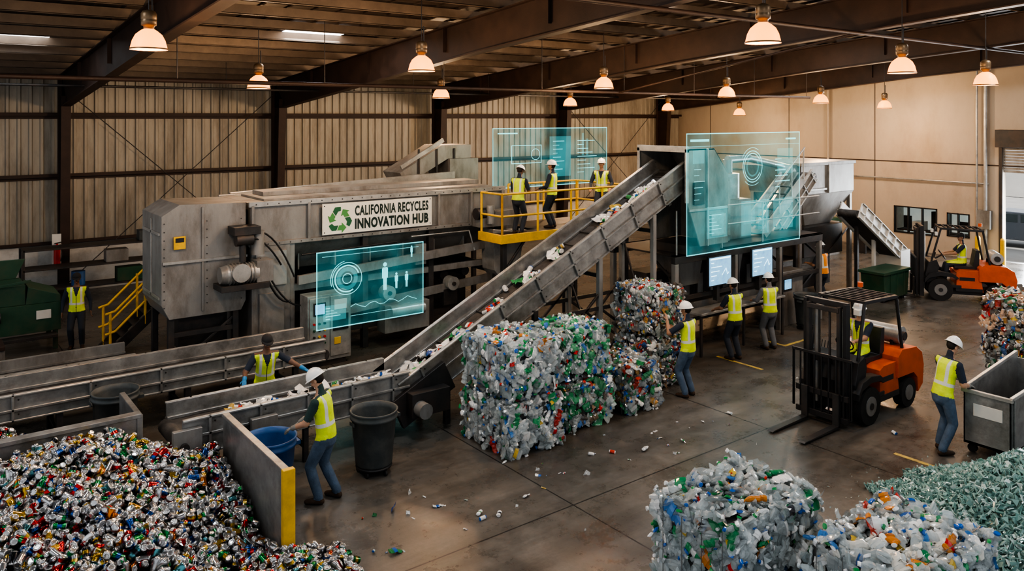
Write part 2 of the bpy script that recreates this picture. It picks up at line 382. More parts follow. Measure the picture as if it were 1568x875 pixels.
SKY_FILL=[(7.6,18.6,40),(1.2,21.8,25),(13,12,115),(20.2,13.5,90),(6,9.5,120),(26.8,16,75),(20.2,5.8,130),(13,3,120),(6,1.5,120),(-1,4.5,110),(26.8,9.5,110),(-1,12,80)]  # first is the roof's own skylight; most others are added for overhead fill
for i,(sx,sy,en) in enumerate(SKY_FILL):
    b=B(); za=roofz(sy)-.03; zb=roofz(sy+1.1)-.03
    b.add([(sx,sy,za),(sx+1.6,sy,za),(sx+1.6,sy+1.1,zb),(sx,sy+1.1,zb)],[(0,1,2,3)],skyfill)
    b.beam((sx,sy,za-.01),(sx+1.6,sy,za-.01),.05,.05,deckl); b.beam((sx,sy+1.1,zb-.01),(sx+1.6,sy+1.1,zb-.01),.05,.05,deckl)
    o=b.done('skylight_or_fill_panel',0)
    l=bpy.data.lights.new('skylight_fill','AREA'); l.shape='RECTANGLE'; l.size=1.5; l.size_y=1.0; l.energy=en; l.color=(.93,.97,1)  # area lamp added under each panel as neutral overhead fill
    lo=bpy.data.objects.new('skylight_fill',l); SC.collection.objects.link(lo); lo.parent=o; lo.location=(0,0,-.12)
for X in (-2.85,3.85,10.55,17.25,23.95,30.65):
    b=B()
    yo=YW-.28
    b.prism([(yo,0),(yo-.42,0),(yo-.75,6.0),(yo,6.7)],'x',X-.012,X+.012,brown)
    b.beam((X,yo,0),(X,yo,6.7),.26,.03,brown,(0,1,0)); b.beam((X,yo-.42,0),(X,yo-.75,6.05),.26,.03,brown,(0,1,0))
    b.box(X-.2,X+.2,yo-.5,yo+.04,0,.03,brown)
    def rb(y): return roofz(y)-.27
    b.prism([(yo,rb(yo)),(5,rb(5)),(5,rb(5)-.85),(15,rb(15)-.8),(yo-.75,5.75),(yo,5.75)],'x',X-.012,X+.012,brown)
    b.beam((X,yo,rb(yo)),(X,5,rb(5)),.26,.03,brown); b.beam((X,yo-.75,5.75),(X,15,rb(15)-.8),.26,.03,brown); b.beam((X,15,rb(15)-.8),(X,5,rb(5)-.85),.26,.03,brown)
    b.prism([(5,rb(5)),(-3.8,rb(-3.8)),(-3.8,rb(-3.8)-.6),(5,rb(5)-.85)],'x',X-.012,X+.012,brown)
    b.beam((X,5,rb(5)-.85),(X,-3.8,rb(-3.8)-.6),.26,.03,brown)
    yy=24.5
    while yy>0:
        b.beam((X,yy,rb(yy)),(X,yy,rb(yy)-.6),.2,.02,brown,(0,1,0)); b.beam((X,yy,rb(yy)-.6),(X+.55,yy,roofz(yy)-.2),.04,.04,brown); yy-=4
    b.done('steel_portal_frame',0)
b=B()
b.path([(3.95,YW-.5,6.2),(10.4,YW-.5,.3)],.014,steeld,6); b.path([(10.4,YW-.5,6.2),(3.95,YW-.5,.3)],.014,steeld,6)
b.path([(23.95,YW-.5,6.2),(30.6,YW-.5,.3)],.014,steeld,6); b.path([(30.6,YW-.5,6.2),(23.95,YW-.5,.3)],.014,steeld,6)
b.done('wall_brace_rods',0)
b=B()
b.cyl((-3,17,6.15),(27,17,6.15),.045,brown); b.cyl((-3,24,6.25),(31,24,6.25),.035,steeld); b.cyl((2,9.5,7.3),(32,9.5,7.3),.04,brown)
for X in np.arange(-2,27,3.2):
    b.cyl((X,17,6.15),(X,17,roofz(17)-.2),.01,steeld,n=6); b.cyl((X,24,6.25),(X,24,roofz(24)-.2),.01,steeld,n=6)
b.cyl((17,17,6.15),(17,9.5,7.3),.03,brown)
b.done('sprinkler_pipes',0)

# ---------------------------------------------------------------- lamps
LAMPS=[(2.97,13.07,6.45),(6.71,18.77,6.1),(8.25,13.82,6.34),(13.05,20.7,6.0),(15.2,15.8,6.2),(19.9,22.5,5.84),(10.45,7.37,6.55),(25.9,23,5.7),(20,15.4,6.04),(29.6,22.1,5.5),(25.3,15.5,5.9),(15.9,7.96,6.3),(30.2,15.8,5.76),(20.5,8.26,6.18)]
for (x,y,z) in LAMPS:
    b=B(); c=(x,y,z)
    b.lathe([(.265,0),(.26,.03),(.235,.13),(.19,.22),(.12,.28),(.07,.31)],c,lampg,24)
    b.lathe([(.272,-.012),(.272,.012),(.26,.012)],c,lampm,24)
    b.lathe([(.0,.05),(.05,.06),(.07,.12),(.05,.2),(0,.22)],c,lampb,14)
    b.lathe([(.075,.30),(.08,.35),(.11,.36),(.115,.44),(.11,.45),(.115,.46),(.115,.54),(.09,.58),(.03,.60),(0,.60)],c,lampm,18)
    b.cyl((x,y,z+.6),(x,y,roofz(y)-.05),.009,steeld,n=6); b.cyl((x+.05,y,z+.57),(x+.05,y,z+.9),.012,steeld,n=6)
    o=b.done('high_bay_lamp',0)
    l=bpy.data.lights.new('lamp_light','POINT'); l.energy=255; l.color=(1,.67,.39); l.shadow_soft_size=.2
    lo=bpy.data.objects.new('lamp_light',l); SC.collection.objects.link(lo); lo.parent=o; lo.location=(0,0,-.4)

# ---------------------------------------------------------------- sorting machine
b=B()
X0,X1=5.9,12.65
def plate_ribs(x0,x1,y,z0,z1,step,m,d=.05,w=.05):
    x=x0
    while x<=x1+.01: b.box(x-w/2,x+w/2,y-d,y,z0,z1,m); x+=step
b.prism([(17,2.68),(17,3.55),(19,3.55),(19,2.68),(18.4,1.95),(17.6,1.95)],'x',X0,X1,steelm)
b.box(X0-.05,X1+.05,16.93,17.0,3.47,3.58,steell); b.box(X0-.05,X1+.05,16.9,17.05,2.62,2.70,steelm); b.box(X0-.05,X1+.05,19,19.07,3.47,3.58,steelm)
for i in range(27):
    b.cyl((X0+.1+i*.25,16.92,3.525),(X0+.1+i*.25,16.935,3.525),.014,steeld,n=6); b.cyl((X0+.1+i*.25,16.89,2.66),(X0+.1+i*.25,16.905,2.66),.014,steeld,n=6)
for x in (5.93,7.2,10.62,11.6,12.6): b.box(x-.03,x+.03,16.92,17,2.68,3.5,steelm)
plate_ribs(6.2,12.5,17.55,1.95,2.62,.9,steelm,.25,.04)
b.box(6.3,12.4,17.3,18.8,3.55,3.60,steelm); b.box(6.5,12.5,17.9,18.6,3.60,3.70,steelm)
b.beam((6.2,19.3,3.5),(12.6,19.3,3.75),.12,.2,steell)
b.box(5.9,6.75,16.92,17.15,0.1,2.62,steelm); b.box(5.9,6.0,17.15,19,0,2.62,steelm)
b.box(5.98,6.66,16.88,16.93,1.75,2.5,steell); b.box(6.05,6.6,16.87,16.92,.3,1.6,steelm)
for x in (6.8,8.6,10.4,12.5):
    b.box(x-.07,x+.07,16.95,17.1,0,2.62,steeld if x>7 else steelm); b.box(x-.07,x+.07,18.8,18.95,0,2.62,steeld)
b.box(6,12.6,16.97,17.08,1.55,1.7,steelm); b.box(6,12.6,16.97,17.08,.45,.6,steeld); b.box(6,12.6,18.7,18.75,.1,2.0,steeld)
for i in range(9): b.cyl((7.0+i*.65,17.15,1.15+.04*i),(7.0+i*.65,18.6,1.15+.04*i),.12,steeld)
b.prism([(6.9,1.9),(12.5,2.25),(12.5,2.05),(6.9,1.7)],'y',16.8,16.9,steelm)
b.prism([(7.2,1.0),(12.3,1.35),(12.3,1.15),(7.2,.8)],'y',16.85,16.93,steelm)
for x in (7.6,9.1,10.9): b.cyl((x,16.7,1.25),(x,16.95,1.25),.17,steell,n=20); b.cyl((x,16.66,1.25),(x,16.7,1.25),.05,steeld)
b.box(8.9,10.1,16.55,16.95,.35,1.0,steelm); b.cyl((9.0,16.5,.85),(9.9,16.5,.85),.14,steell)
b.path([(7.0,16.88,2.35),(9.4,16.88,2.42),(9.4,16.88,1.8)],.022,blackp,8); b.path([(9.8,16.9,2.5),(11.5,16.9,2.5),(11.6,16.8,2.0)],.018,steell,8)
b.box(9.9,10.2,16.86,16.95,1.8,2.3,steelm); b.box(10.7,11.1,16.84,16.95,.7,1.1,steeld)
b.prism([(11.9,2.55),(12.9,2.4),(12.75,1.5),(12.2,1.2),(11.95,1.5)],'y',16.4,16.95,steell)
b.box(11.6,12.9,16.5,16.9,2.6,3.0,steelm); b.cyl((11.5,16.6,2.95),(12.0,16.6,2.95),.15,steeld); b.cyl((11.85,16.45,3.15),(11.85,16.45,2.7),.1,steell)
b.box(12.65,13.2,17.1,18.5,2.4,3.3,steelm); b.beam((12.1,16.6,0),(12.1,16.6,1.4),.1,.1,steeld)
hx0,hx1=4.1,5.8
b.prism([(hx0,1.6),(hx0+.15,1.3),(hx1-.1,1.3),(hx1,1.5),(hx1,3.58),(hx0+.35,3.62),(hx0,3.40)],'y',17.0,18.6,steelm)
b.box(hx0+.02,hx1+.02,16.95,17.0,2.42,2.48,steell)
b.box(4.88,4.92,16.96,17,1.4,3.55,steelm)
for i in range(11):
    for x in (4.15,4.99,5.7): b.cyl((x,16.985,1.55+i*.17),(x,17.0,1.55+i*.17),.012,steeld,n=6)
b.box(hx0-.03,hx0,17.1,18.5,1.7,1.76,steell);b.box(hx0-.03,hx0,17.1,18.5,3.0,3.06,steell);b.box(hx0-.03,hx0,17.75,17.8,1.7,3.3,steell)
b.box(4.32,4.55,16.93,16.96,2.72,2.98,yellow); b.box(4.35,4.52,16.925,16.935,2.86,2.95,blackp)
for x in (4.3,5.6):
    for y in (17.1,18.4): b.box(x-.06,x+.06,y-.06,y+.06,0,1.35,steeld)
b.beam((4.3,17.1,.2),(5.6,17.1,1.2),.05,.05,steeld); b.box(4.3,5.6,17.06,17.14,.9,1.0,steeld); b.box(4.5,5.5,17.3,18.2,.6,1.3,steeld)
b.box(5.8,5.95,17.2,18.5,1.9,3.4,steeld)
b.cyl((5.25,16.62,2.15),(5.9,16.62,2.15),.2,steell,n=20)
for i in range(8): b.cyl((5.3+i*.07,16.62,2.15),(5.32+i*.07,16.62,2.15),.225,steelm,n=20)
b.cyl((5.13,16.62,2.15),(5.25,16.62,2.15),.17,steelm,r1=.2,n=20); b.box(5.85,6.2,16.45,16.85,1.95,2.4,steelm); b.box(5.1,6.1,16.4,16.95,1.83,1.95,steeld)
b.cyl((5.6,16.6,2.4),(5.6,16.6,3.0),.07,steeld); b.cyl((5.45,16.6,2.85),(5.8,16.6,2.85),.13,steeld); b.box(5.4,5.95,16.5,16.95,2.95,3.12,steeld); b.cyl((5.95,16.7,2.5),(5.95,16.7,3.0),.14,steelm)
b.cyl((5.5,16.35,2.2),(5.5,16.42,2.2),.19,steell,n=20)
def hose(p,q,sag,r,m=blackp):
    p=Vector(p);q=Vector(q);pts=[]
    for i in range(9):
        t=i/8; v=p.lerp(q,t); v.z-=sag*4*t*(1-t); pts.append(tuple(v))
    b.path(pts,r,m,8)
hose((6.0,16.7,2.4),(6.7,16.75,1.4),.3,.025); hose((5.9,16.6,3.0),(6.8,16.8,1.9),-.25,.02); hose((5.7,16.5,2.9),(6.5,16.8,2.2),-.15,.02); hose((6.1,16.5,2.1),(6.9,16.6,1.3),.2,.02)
b.done('sorting_machine')
# sign
b=B(); sx0,sx1,sz0,sz1,sy=7.49,10.37,2.74,3.44,16.9
b.box(sx0,sx1,sy-.02,sy,sz0,sz1,signw)
for x in (sx0+.05,sx1-.05):
    for z in (sz0+.05,sz1-.05): b.cyl((x,sy-.03,z),(x,sy-.02,z),.012,steeld,n=8)
text_into(b,'CALIFORNIA RECYCLES',sx0+.80,sx1-.10,3.12,3.36,sy-.024,signk,.038)
text_into(b,'INNOVATION HUB',sx0+.80,sx1-.10,2.81,3.06,sy-.024,signk,.05)
for k in range(3):
    a=R2(120*k); ca,sa=math.cos(a),math.sin(a)
    def rt(P): return [(sx0+.42+.64*(p[0]*ca-p[1]*sa),3.06+.64*(p[0]*sa+p[1]*ca)) for p in P]
    b.prism(rt([(-.10,-.38),(.08,-.38),(.08,-.48),(.26,-.29),(.08,-.10),(.08,-.20),(-.02,-.20)]),'y',sy-.026,sy-.021,signg)
    b.prism(rt([(-.36,-.30),(-.30,-.38),(-.13,-.38),(-.05,-.20),(-.22,-.20),(-.30,-.12),(-.42,-.19)]),'y',sy-.026,sy-.021,signg2)
b.done('company_sign',0)
# control cabinet
b=B(); b.box(6.85,7.86,16.2,16.62,.12,1.55,steell); b.box(6.95,7.76,16.24,16.6,0,.12,steeld)
b.box(6.89,7.34,16.17,16.2,.2,1.5,steell); b.box(7.37,7.82,16.17,16.2,.2,1.5,steell)
b.box(6.97,7.25,16.15,16.17,1.12,1.4,blackp); b.box(7.0,7.22,16.14,16.15,1.15,1.37,scr)
for i in range(3):
    for j in range(4): b.cyl((6.98+i*.12,16.17,.95-j*.14),(6.98+i*.12,16.13,.95-j*.14),.025,[redp,green,blackp,yellow][(i+j)%4],n=10)
b.box(7.45,7.75,16.16,16.17,1.2,1.42,white); b.box(7.42,7.78,16.15,16.17,.75,1.1,blackp); b.box(7.45,7.6,16.155,16.17,.45,.6,yellow)
b.done('control_cabinet')
b=B()
b.prism([(11.0,3.85),(12.4,4.6),(13.4,4.6),(13.4,4.2),(12.6,4.2),(11.2,3.5)],'y',19.6,20.6,steelm); b.box(12.6,13.6,19.5,20.7,3.4,4.2,steelm)
b.beam((11,19.55,4.0),(12.4,19.55,4.75),.06,.12,steell)
for x in (11.6,12.2,12.8): b.box(x-.03,x+.03,19.56,19.6,3.8,4.5,steeld)
for x in (12.7,13.5): 
    for y in (19.6,20.6): b.box(x-.06,x+.06,y-.06,y+.06,0,3.4,steeld)
b.beam((11.3,20,0),(11.3,20,3.6),.1,.1,steeld)
b.done('rear_discharge_chute')

# stairs with yellow rails
b=B()
for s in (0,1):
    y=19.6+s*.8
    b.beam((3.6,y,.05),(5.9,y,2.1),.05,.22,steeld)
    for dz in (.55,1.0): b.path([(3.55,y,dz),(3.75,y,dz+.05),(5.9,y,2.1+dz),(6.0,y,2.1+dz)],.028,yellow)
    for t in (0,.33,.66,1): x=3.65+2.2*t; b.cyl((x,y,2.05*t),(x,y,2.05*t+1.02),.028,yellow)
for i in range(9): b.box(3.65+i*.25,3.9+i*.25,19.62,20.38,.18+i*.22,.21+i*.22,steeld)
b.box(5.9,6.8,19.5,20.5,2.0,2.08,steeld)
for x in (6.0,6.7):
    for y in (19.6,20.4): b.box(x-.04,x+.04,y-.04,y+.04,0,2.0,steeld)
b.done('access_stairs')

# platform with yellow guard rail
b=B(); PZ=2.45
b.box(11.5,16.0,15.5,16.4,PZ-.06,PZ,steeld); b.box(12.75+.5,16.0,16.4,17.8,PZ-.06,PZ,steeld)
b.box(11.5,16.0,15.44,15.5,PZ-.12,PZ+.1,yellow); b.box(11.44,11.5,15.44,16.42,PZ-.12,PZ+.1,yellow)
def rail(p,q,n,m=yellow,h=1.08):
    p=Vector(p);q=Vector(q)
    for dz in (h*.5,h): b.cyl(p+Vector((0,0,dz)),q+Vector((0,0,dz)),.028,m)
    for i in range(n+1):
        v=p.lerp(q,i/n); b.cyl(v,v+Vector((0,0,h)),.028,m)
rail((11.5,15.48,PZ),(15.95,15.48,PZ),4); rail((11.5,15.48,PZ),(11.5,16.35,PZ),1); rail((15.95,15.48,PZ),(15.95,17.7,PZ),2); rail((13.4,17.75,PZ),(15.95,17.75,PZ),2)
for x in (11.6,13.6,15.8):
    b.box(x-.06,x+.06,15.5,15.62,0,PZ-.06,steeld)
    b.beam((x,15.56,1.6),(x+.7 if x<15 else x-.7,15.56,2.4),.06,.06,steeld)
for x in (13.6,15.8): b.box(x-.06,x+.06,17.6,17.72,0,PZ-.06,steeld)
b.done('work_platform')

# ---------------------------------------------------------------- conveyors
def conveyor(b,M,L,w,ws,top,bot,rib=.9,side=steel):
    b.M=M
    b.box(0,L,-w,w,-.03,0,belt); b.box(0,L,-w,w,bot+.05,bot+.08,belt)
    for s in (-1,1):
        a,c=(w,w+ws) if s>0 else (-w-ws,-w)
        b.box(0,L,a,c,bot,top,side)
        e=(c,c+.05) if s>0 else (a-.05,a)
        b.box(0,L,e[0],e[1],top-.03,top,steell); b.box(0,L,e[0],e[1],bot,bot+.03,side); b.box(0,L,e[0],e[1],-.02,.02,side)
        x=rib*.5
        while x<L:
            b.box(x-.02,x+.02,e[0],e[1],bot,top,side)
            for zz in (bot+.1,top-.1): b.cyl((x+.08,a if s<0 else c,zz),(x+.08,(a-.012) if s<0 else (c+.012),zz),.014,steeld,n=6)
            x+=rib
        k=(w-.06,w) if s>0 else (-w,-w+.06)
        b.box(0,L,k[0],k[1],0,.05,side)
    for x in (0,L): b.cyl((x,-w,-.1),(x,w,-.1),.12,belt,n=18)
    b.M=Matrix()
b=B(); CY=12.35
conveyor(b,Matrix.Translation((3.15,CY,.82)),3.7,.42,.04,.25,-.28,.75)
for x in (3.6,5.0,6.4):
    for y in (CY-.44,CY+.44): b.box(x-.04,x+.04,y-.04,y+.04,0,.56,steeld)
    b.box(x-.03,x+.03,CY-.44,CY+.44,.2,.26,steeld)
b.box(3.0,3.4,CY-.56,CY-.47,.6,.95,steelm); b.cyl((3.15,CY-.62,.72),(3.15,CY-.5,.72),.06,steeld); b.box(4.1,4.5,CY-.60,CY-.5,.62,.9,steelm)
b.cyl((6.3,CY-.75,.55),(6.3,CY-.5,.55),.12,steeld)
b.done('infeed_conveyor')
b=B(); ang=math.atan2(3.53,7.3); L=math.hypot(7.3,3.53)
MI=Matrix.Translation((6.75,CY,.62))@Matrix.Rotation(-ang,4,'Y')
conveyor(b,MI,L,.42,.04,.30,-.30,.95)
b.M=MI
for i in range(16): b.box(.3+i*.5,.32+i*.5,-.4,.4,0,.035,belt)
b.box(-.25,.9,-.55,-.46,-.42,.12,steeld); b.box(-.25,.9,.46,.55,-.42,.12,steeld); b.cyl((.3,-.62,-.25),(.3,.62,-.25),.1,steeld)
for i in range(5): b.box(.8+i*1.6,.9+i*1.6,-.5,.5,-.36,-.3,steeld)
b.M=Matrix()
b.box(6.75,7.5,CY-.75,CY-.5,.35,.75,steeld); b.cyl((6.9,CY-.95,.5),(6.9,CY-.6,.5),.13,steelm)
for x in (7.6,9.6,11.3,12.9):
    zt=.62+(x-6.75)*3.53/7.3-.3
    for y in (CY-.48,CY+.48): b.box(x-.05,x+.05,y-.05,y+.05,0,zt,steelm if x>11 else steeld)
    b.box(x-.03,x+.03,CY-.48,CY+.48,zt-.4,zt-.32,steeld)
    if x>9: b.beam((x,CY-.48,.3),(x,CY+.48,zt-.5),.04,.04,steeld)
for (xa,xb) in ((9.6,11.3),(11.3,12.9)):
    for y in (CY-.48,CY+.48): b.beam((xa,y,.4),(xb,y,1.8),.05,.05,steeld); b.beam((xa,y,1.5),(xb,y,1.5),.05,.08,steeld); b.beam((xb,y,.4),(xa,y,1.5),.05,.05,steeld)
b.done('incline_conveyor')
b=B()
conveyor(b,Matrix.Translation((-2.5,15.3,.78)),9.1,.5,.04,.25,-.18,1.1)
for x in (-2,0,2,4,6):
    for y in (14.78,15.82): b.box(x-.05,x+.05,y-.05,y+.05,0,.62,steeld)
    b.beam((x,14.78,.2),(x,15.82,.2),.05,.05,steeld)
b.done('return_conveyor')
b=B()
conveyor(b,Matrix.Translation((-3,17.4,.55)),6.6,.45,.04,.22,-.15,1.2,steelm)
for x in (-2,0.3,2.8):
    for y in (16.95,17.85): b.box(x-.05,x+.05,y-.05,y+.05,0,.42,steeld)
b.done('waste_conveyor')

def belt_items(name,n,fn,pal,var,mat,sc=1.0):
    it=[]
    for _ in range(n):
        p,nr=fn()
        if rng.random()<.75: v=var[rng.integers(len(var))]; Rm=tangent_rot(nr,.25)
        else: v=filmV[rng.integers(4)]; Rm=tangent_rot(nr,.2)[:,[1,2,0]]
        it.append((v,Rm*sc*rng.uniform(.8,1.25),p,pick(pal),pick(CAPPAL)))
    return scatter(name,it,mat,False,.3)
nI=(-math.sin(ang),0,math.cos(ang))
def fi():
    c=rng.choice([.5,.9,1.1,1.6,2.6,3.5,4.5,5.9,6.4,6.8,7.2,7.2]); s=c+rng.normal(0,.16); s=min(max(s,.2),7.7); y=rng.normal(0,.13); y=max(-.30,min(.30,y))
    return np.array((6.75+s*math.cos(ang)+nI[0]*.06,CY+y,.62+s*math.sin(ang)+nI[2]*.06)),nI
BELTPAL=[(46,(.76,.75,.72)),(20,(.56,.57,.56)),(5,(.5,.06,.04)),(5,(.06,.25,.1)),(5,(.5,.35,.1)),(4,(.1,.15,.35))]
belt_items('recyclables_on_incline',110,fi,BELTPAL,canV+botV,petm,1.3)
def ff():
    x=rng.choice([4.3,4.7,5.2,5.9,6.3,6.6])+rng.normal(0,.18); return np.array((min(max(x,3.4),6.75),CY+max(-.30,min(.30,rng.normal(0,.15))),.875)),(0,0,1)
belt_items('recyclables_on_infeed',60,ff,BELTPAL,canV+botV,petm,1.25)

# ---------------------------------------------------------------- head hopper and sorting station
b=B()
prof=[(13.75,4.7),(14.7,4.7),(15.2,4.1),(15.2,2.5),(14.2,2.5),(13.9,3.2),(13.75,3.5)]
for y in (11.66,13.06): b.prism(prof,'y',y,y+.04,steelm)
b.box(13.75,14.7,11.66,13.1,4.66,4.70,steelm); b.beam((14.7,12.38,4.68),(15.2,12.38,4.1),1.44,.03,steelm); b.box(15.17,15.2,11.7,13.06,2.5,4.1,steelm)
b.box(13.72,13.78,11.62,13.14,4.62,4.76,steell); b.box(13.72,13.78,11.62,11.70,3.5,4.7,steell);b.box(13.72,13.78,13.06,13.14,3.5,4.7,steell)
b.box(14.4,14.44,11.6,11.66,2.5,4.7,steell); b.box(13.8,15.2,11.62,11.66,3.3,3.36,steell); b.box(13.95,14.3,11.61,11.66,3.45,3.95,steeld); b.box(14.55,15.05,11.61,11.66,2.7,3.2,steell)
b.box(14.0,15.1,11.8,13.0,2.3,2.5,steeld)
b.done('discharge_hopper')
b=B()
SZ=2.3
b.box(13.7,19.6,11.95,12.07,SZ-.2,SZ,steeld); b.box(13.7,19.6,13.9,14.02,SZ-.2,SZ,steeld); b.box(13.7,19.6,11.95,14.0,SZ-.04,SZ,steeld)
for x in (13.75,15.9,17.7,19.5):
    for y in (12.0,13.96): b.box(x-.06,x+.06,y-.06,y+.06,0,SZ-.2,steelm)
    b.beam((x,12.0,1.7),(x,12.6,SZ-.2),.05,.05,steeld)
b.box(13.75,19.5,11.97,12.03,1.25,1.35,steeld)
b.box(15.45,16.5,12.6,13.7,SZ,3.9,steelm); b.box(15.5,15.95,12.55,12.6,2.45,3.8,steell); b.box(16.0,16.45,12.55,12.6,2.45,3.8,steell); b.box(15.6,15.85,12.53,12.55,3.2,3.5,scr)
b.box(16.6,17.5,12.7,13.6,SZ,3.3,steelm); b.cyl((17.05,13.1,3.3),(17.05,13.1,3.95),.3,steell,n=20); b.cyl((17.05,13.1,3.95),(17.05,13.1,4.3),.12,steelm); b.path([(17.05,13.1,4.3),(18.2,13.3,4.3),(20.9,13.8,3.9)],.1,steelm,12)
b.cyl((15.8,13.1,3.9),(15.8,13.1,4.35),.16,steeld); b.path([(16.2,13.2,3.9),(16.2,13.2,4.2),(14.8,13.2,4.2)],.05,steell,8)
b.prism([(17.6,2.3),(19.3,3.6),(19.3,3.9),(17.4,2.5)],'y',12.3,12.36,steell); b.prism([(17.6,2.3),(19.3,3.6),(19.3,3.9),(17.4,2.5)],'y',13.0,13.06,steell)
for i in range(7): b.box(17.65+i*.25,17.85+i*.25,12.36,13.0,2.35+i*.19,2.38+i*.19,steeld)
b.path([(17.5,12.3,3.2),(19.3,12.3,4.6)],.02,steell,8)
for i in range(4): b.cyl((17.6+i*.55,12.3,2.45+i*.43),(17.6+i*.55,12.3,3.3+i*.43),.018,steell,n=8)
for x in (13.8,15.4,17.0,18.6): b.cyl((x,12.0,SZ),(x,12.0,SZ+1.0),.02,steell,n=8)
for z in (.55,1.0): b.cyl((15.3,12.0,SZ+z),(19.5,12.0,SZ+z),.02,steell,n=8)
b.box(14.0,19.4,13.1,13.7,.3,1.7,steeld); b.box(14.2,19.2,12.5,13.1,.75,.85,belt); b.box(14.2,19.2,12.44,12.5,.65,1.0,steelm)
for x in (14.6,16.2,17.9): b.prism([(x,2.1),(x+1,2.1),(x+.8,1.35),(x+.2,1.35)],'y',12.7,13.4,steelm)
for i in range(10): b.box(14.3+i*.5,14.5+i*.5,13.05,13.1,.9,1.5,steelm)
b.box(17.9,18.9,12.1,12.5,.0,1.4,steelm); b.box(18.0,18.4,12.08,12.1,.9,1.25,blackp); b.box(18.05,18.35,12.07,12.08,.95,1.2,scr)
b.path([(15.95,11.95,2.1),(15.95,11.93,.3)],.02,blackp,8); b.path([(17.75,11.95,2.1),(17.75,11.93,.3)],.02,blackp,8)
b.box(14.2,17.4,11.62,12.1,.93,.98,steell)
for x in (14.25,15.8,17.35): b.box(x-.03,x+.03,11.65,11.7,0,.93,steeld)
b.done('sorting_station')
for (xc,zc) in ((15.08,1.83),(16.7,1.86)):
    b=B(); b.box(xc-.42,xc+.42,11.80,11.85,zc-.34,zc+.36,blackp); b.box(xc-.39,xc+.39,11.785,11.80,zc-.31,zc+.33,scr)
    for i in range(5): b.box(xc-.34,xc-.34+.1+.1*((i*7)%4),11.78,11.785,zc+.2-i*.1,zc+.215-i*.1,scrw)
    b.path([(xc+.05+.05*i,11.78,zc-.1+.05*((i*5)%4)) for i in range(6)],.005,scrw,5)
    b.box(xc-.36,xc+.36,11.78,11.785,zc+.28,zc+.31,scrw)
    b.box(xc-.05,xc+.05,11.85,11.97,zc-.7,zc+.1,steeld); b.box(xc-.2,xc+.2,11.66,11.8,.985,1.0,blackp)
    b.done('monitor')
b=B()
conveyor(b,Matrix.Translation((19.2,14.3,.95)),3.6,.4,.04,.2,-.2,.9)
for x in (19.5,21,22.5):
    for y in (13.86,14.74): b.box(x-.04,x+.04,y-.04,y+.04,0,.75,steelm)
b.done('sorting_belt')
b=B()
def frustum(x0,x1,y0,y1,z1,a0,a1,c0,c1,z0,m):
    vs=[(x0,y0,z1),(x1,y0,z1),(x1,y1,z1),(x0,y1,z1),(a0,c0,z0),(a1,c0,z0),(a1,c1,z0),(a0,c1,z0)]
    b.add(vs,[(0,1,2,3),(7,6,5,4),(0,4,5,1),(1,5,6,2),(2,6,7,3),(3,7,4,0)],m)
b.box(21.0,23.9,13.5,15.3,3.1,4.0,steelm); b.box(20.95,23.95,13.45,15.35,3.95,4.05,steelm)
frustum(21.0,23.9,13.5,15.3,3.1,21.8,23.2,13.9,14.9,2.1,steelm); b.box(21.3,23.4,13.6,15.0,1.2,2.1,steeld)
b.box(22.4,22.46,13.44,13.5,3.1,4.0,steell); b.box(21.05,22.35,13.47,13.5,3.2,3.26,steell)
for x in (21.05,23.8):
    for y in (13.6,15.2): b.box(x-.06,x+.06,y-.06,y+.06,0,3.1,steelm)
b.box(21.5,23.2,13.9,14.9,.2,1.2,steeld); b.beam((21.05,13.6,.3),(23.8,13.6,2.0),.06,.06,steeld)
b.prism([(20.0,4.0),(21.0,4.0),(21.0,3.2),(20.3,3.2)],'y',13.6,14.8,steelm)
b.done('storage_hopper')
b=B()
p0,p1=Vector((18.7,13.3,1.9)),Vector((20.9,13.3,3.75)); d=(p1-p0); an=math.atan2(d.z,d.x)
conveyor(b,Matrix.Translation(p0)@Matrix.Rotation(-an,4,'Y'),d.length,.25,.04,.22,-.2,.5,steell)
b.beam((19.3,13.3,0),(19.3,13.3,2.3),.1,.1,steeld); b.beam((20.4,13.3,0),(20.4,13.3,3.1),.1,.1,steeld)
b.done('transfer_conveyor')
b=B()
p0,p1=Vector((22.6,12.9,2.6)),Vector((25.2,12.9,1.0)); d=(p1-p0); an=math.atan2(d.z,d.x)
conveyor(b,Matrix.Translation(p0)@Matrix.Rotation(-an,4,'Y'),d.length,.3,.04,.28,-.2,.5,white)
b.box(24.9,25.5,12.5,13.3,.5,1.2,white); b.box(25.0,25.4,12.6,13.2,0,.5,white); b.beam((24.0,12.9,0),(24.0,12.9,1.6),.1,.1,white); b.beam((23.0,12.9,0),(23.0,12.9,2.1),.1,.1,steeld)
b.done('outfeed_conveyor')
b=B()
gx=-.6
b.prism([(23.2+gx,0.1),(24.5+gx,.1),(24.6+gx,.85),(23.1+gx,.85)],'y',11.8,12.5,green); b.box(23.05+gx,24.65+gx,11.75,12.55,.82,.9,green)
for x in (23.2+gx,24.3+gx):
    for y in (11.85,12.35): b.box(x,x+.1,y,y+.1,0,.1,blackp)
for x in (23.5+gx,23.9+gx,24.3+gx): b.box(x-.02,x+.02,11.78,11.8,.12,.83,green)
b.done('green_dumpster')

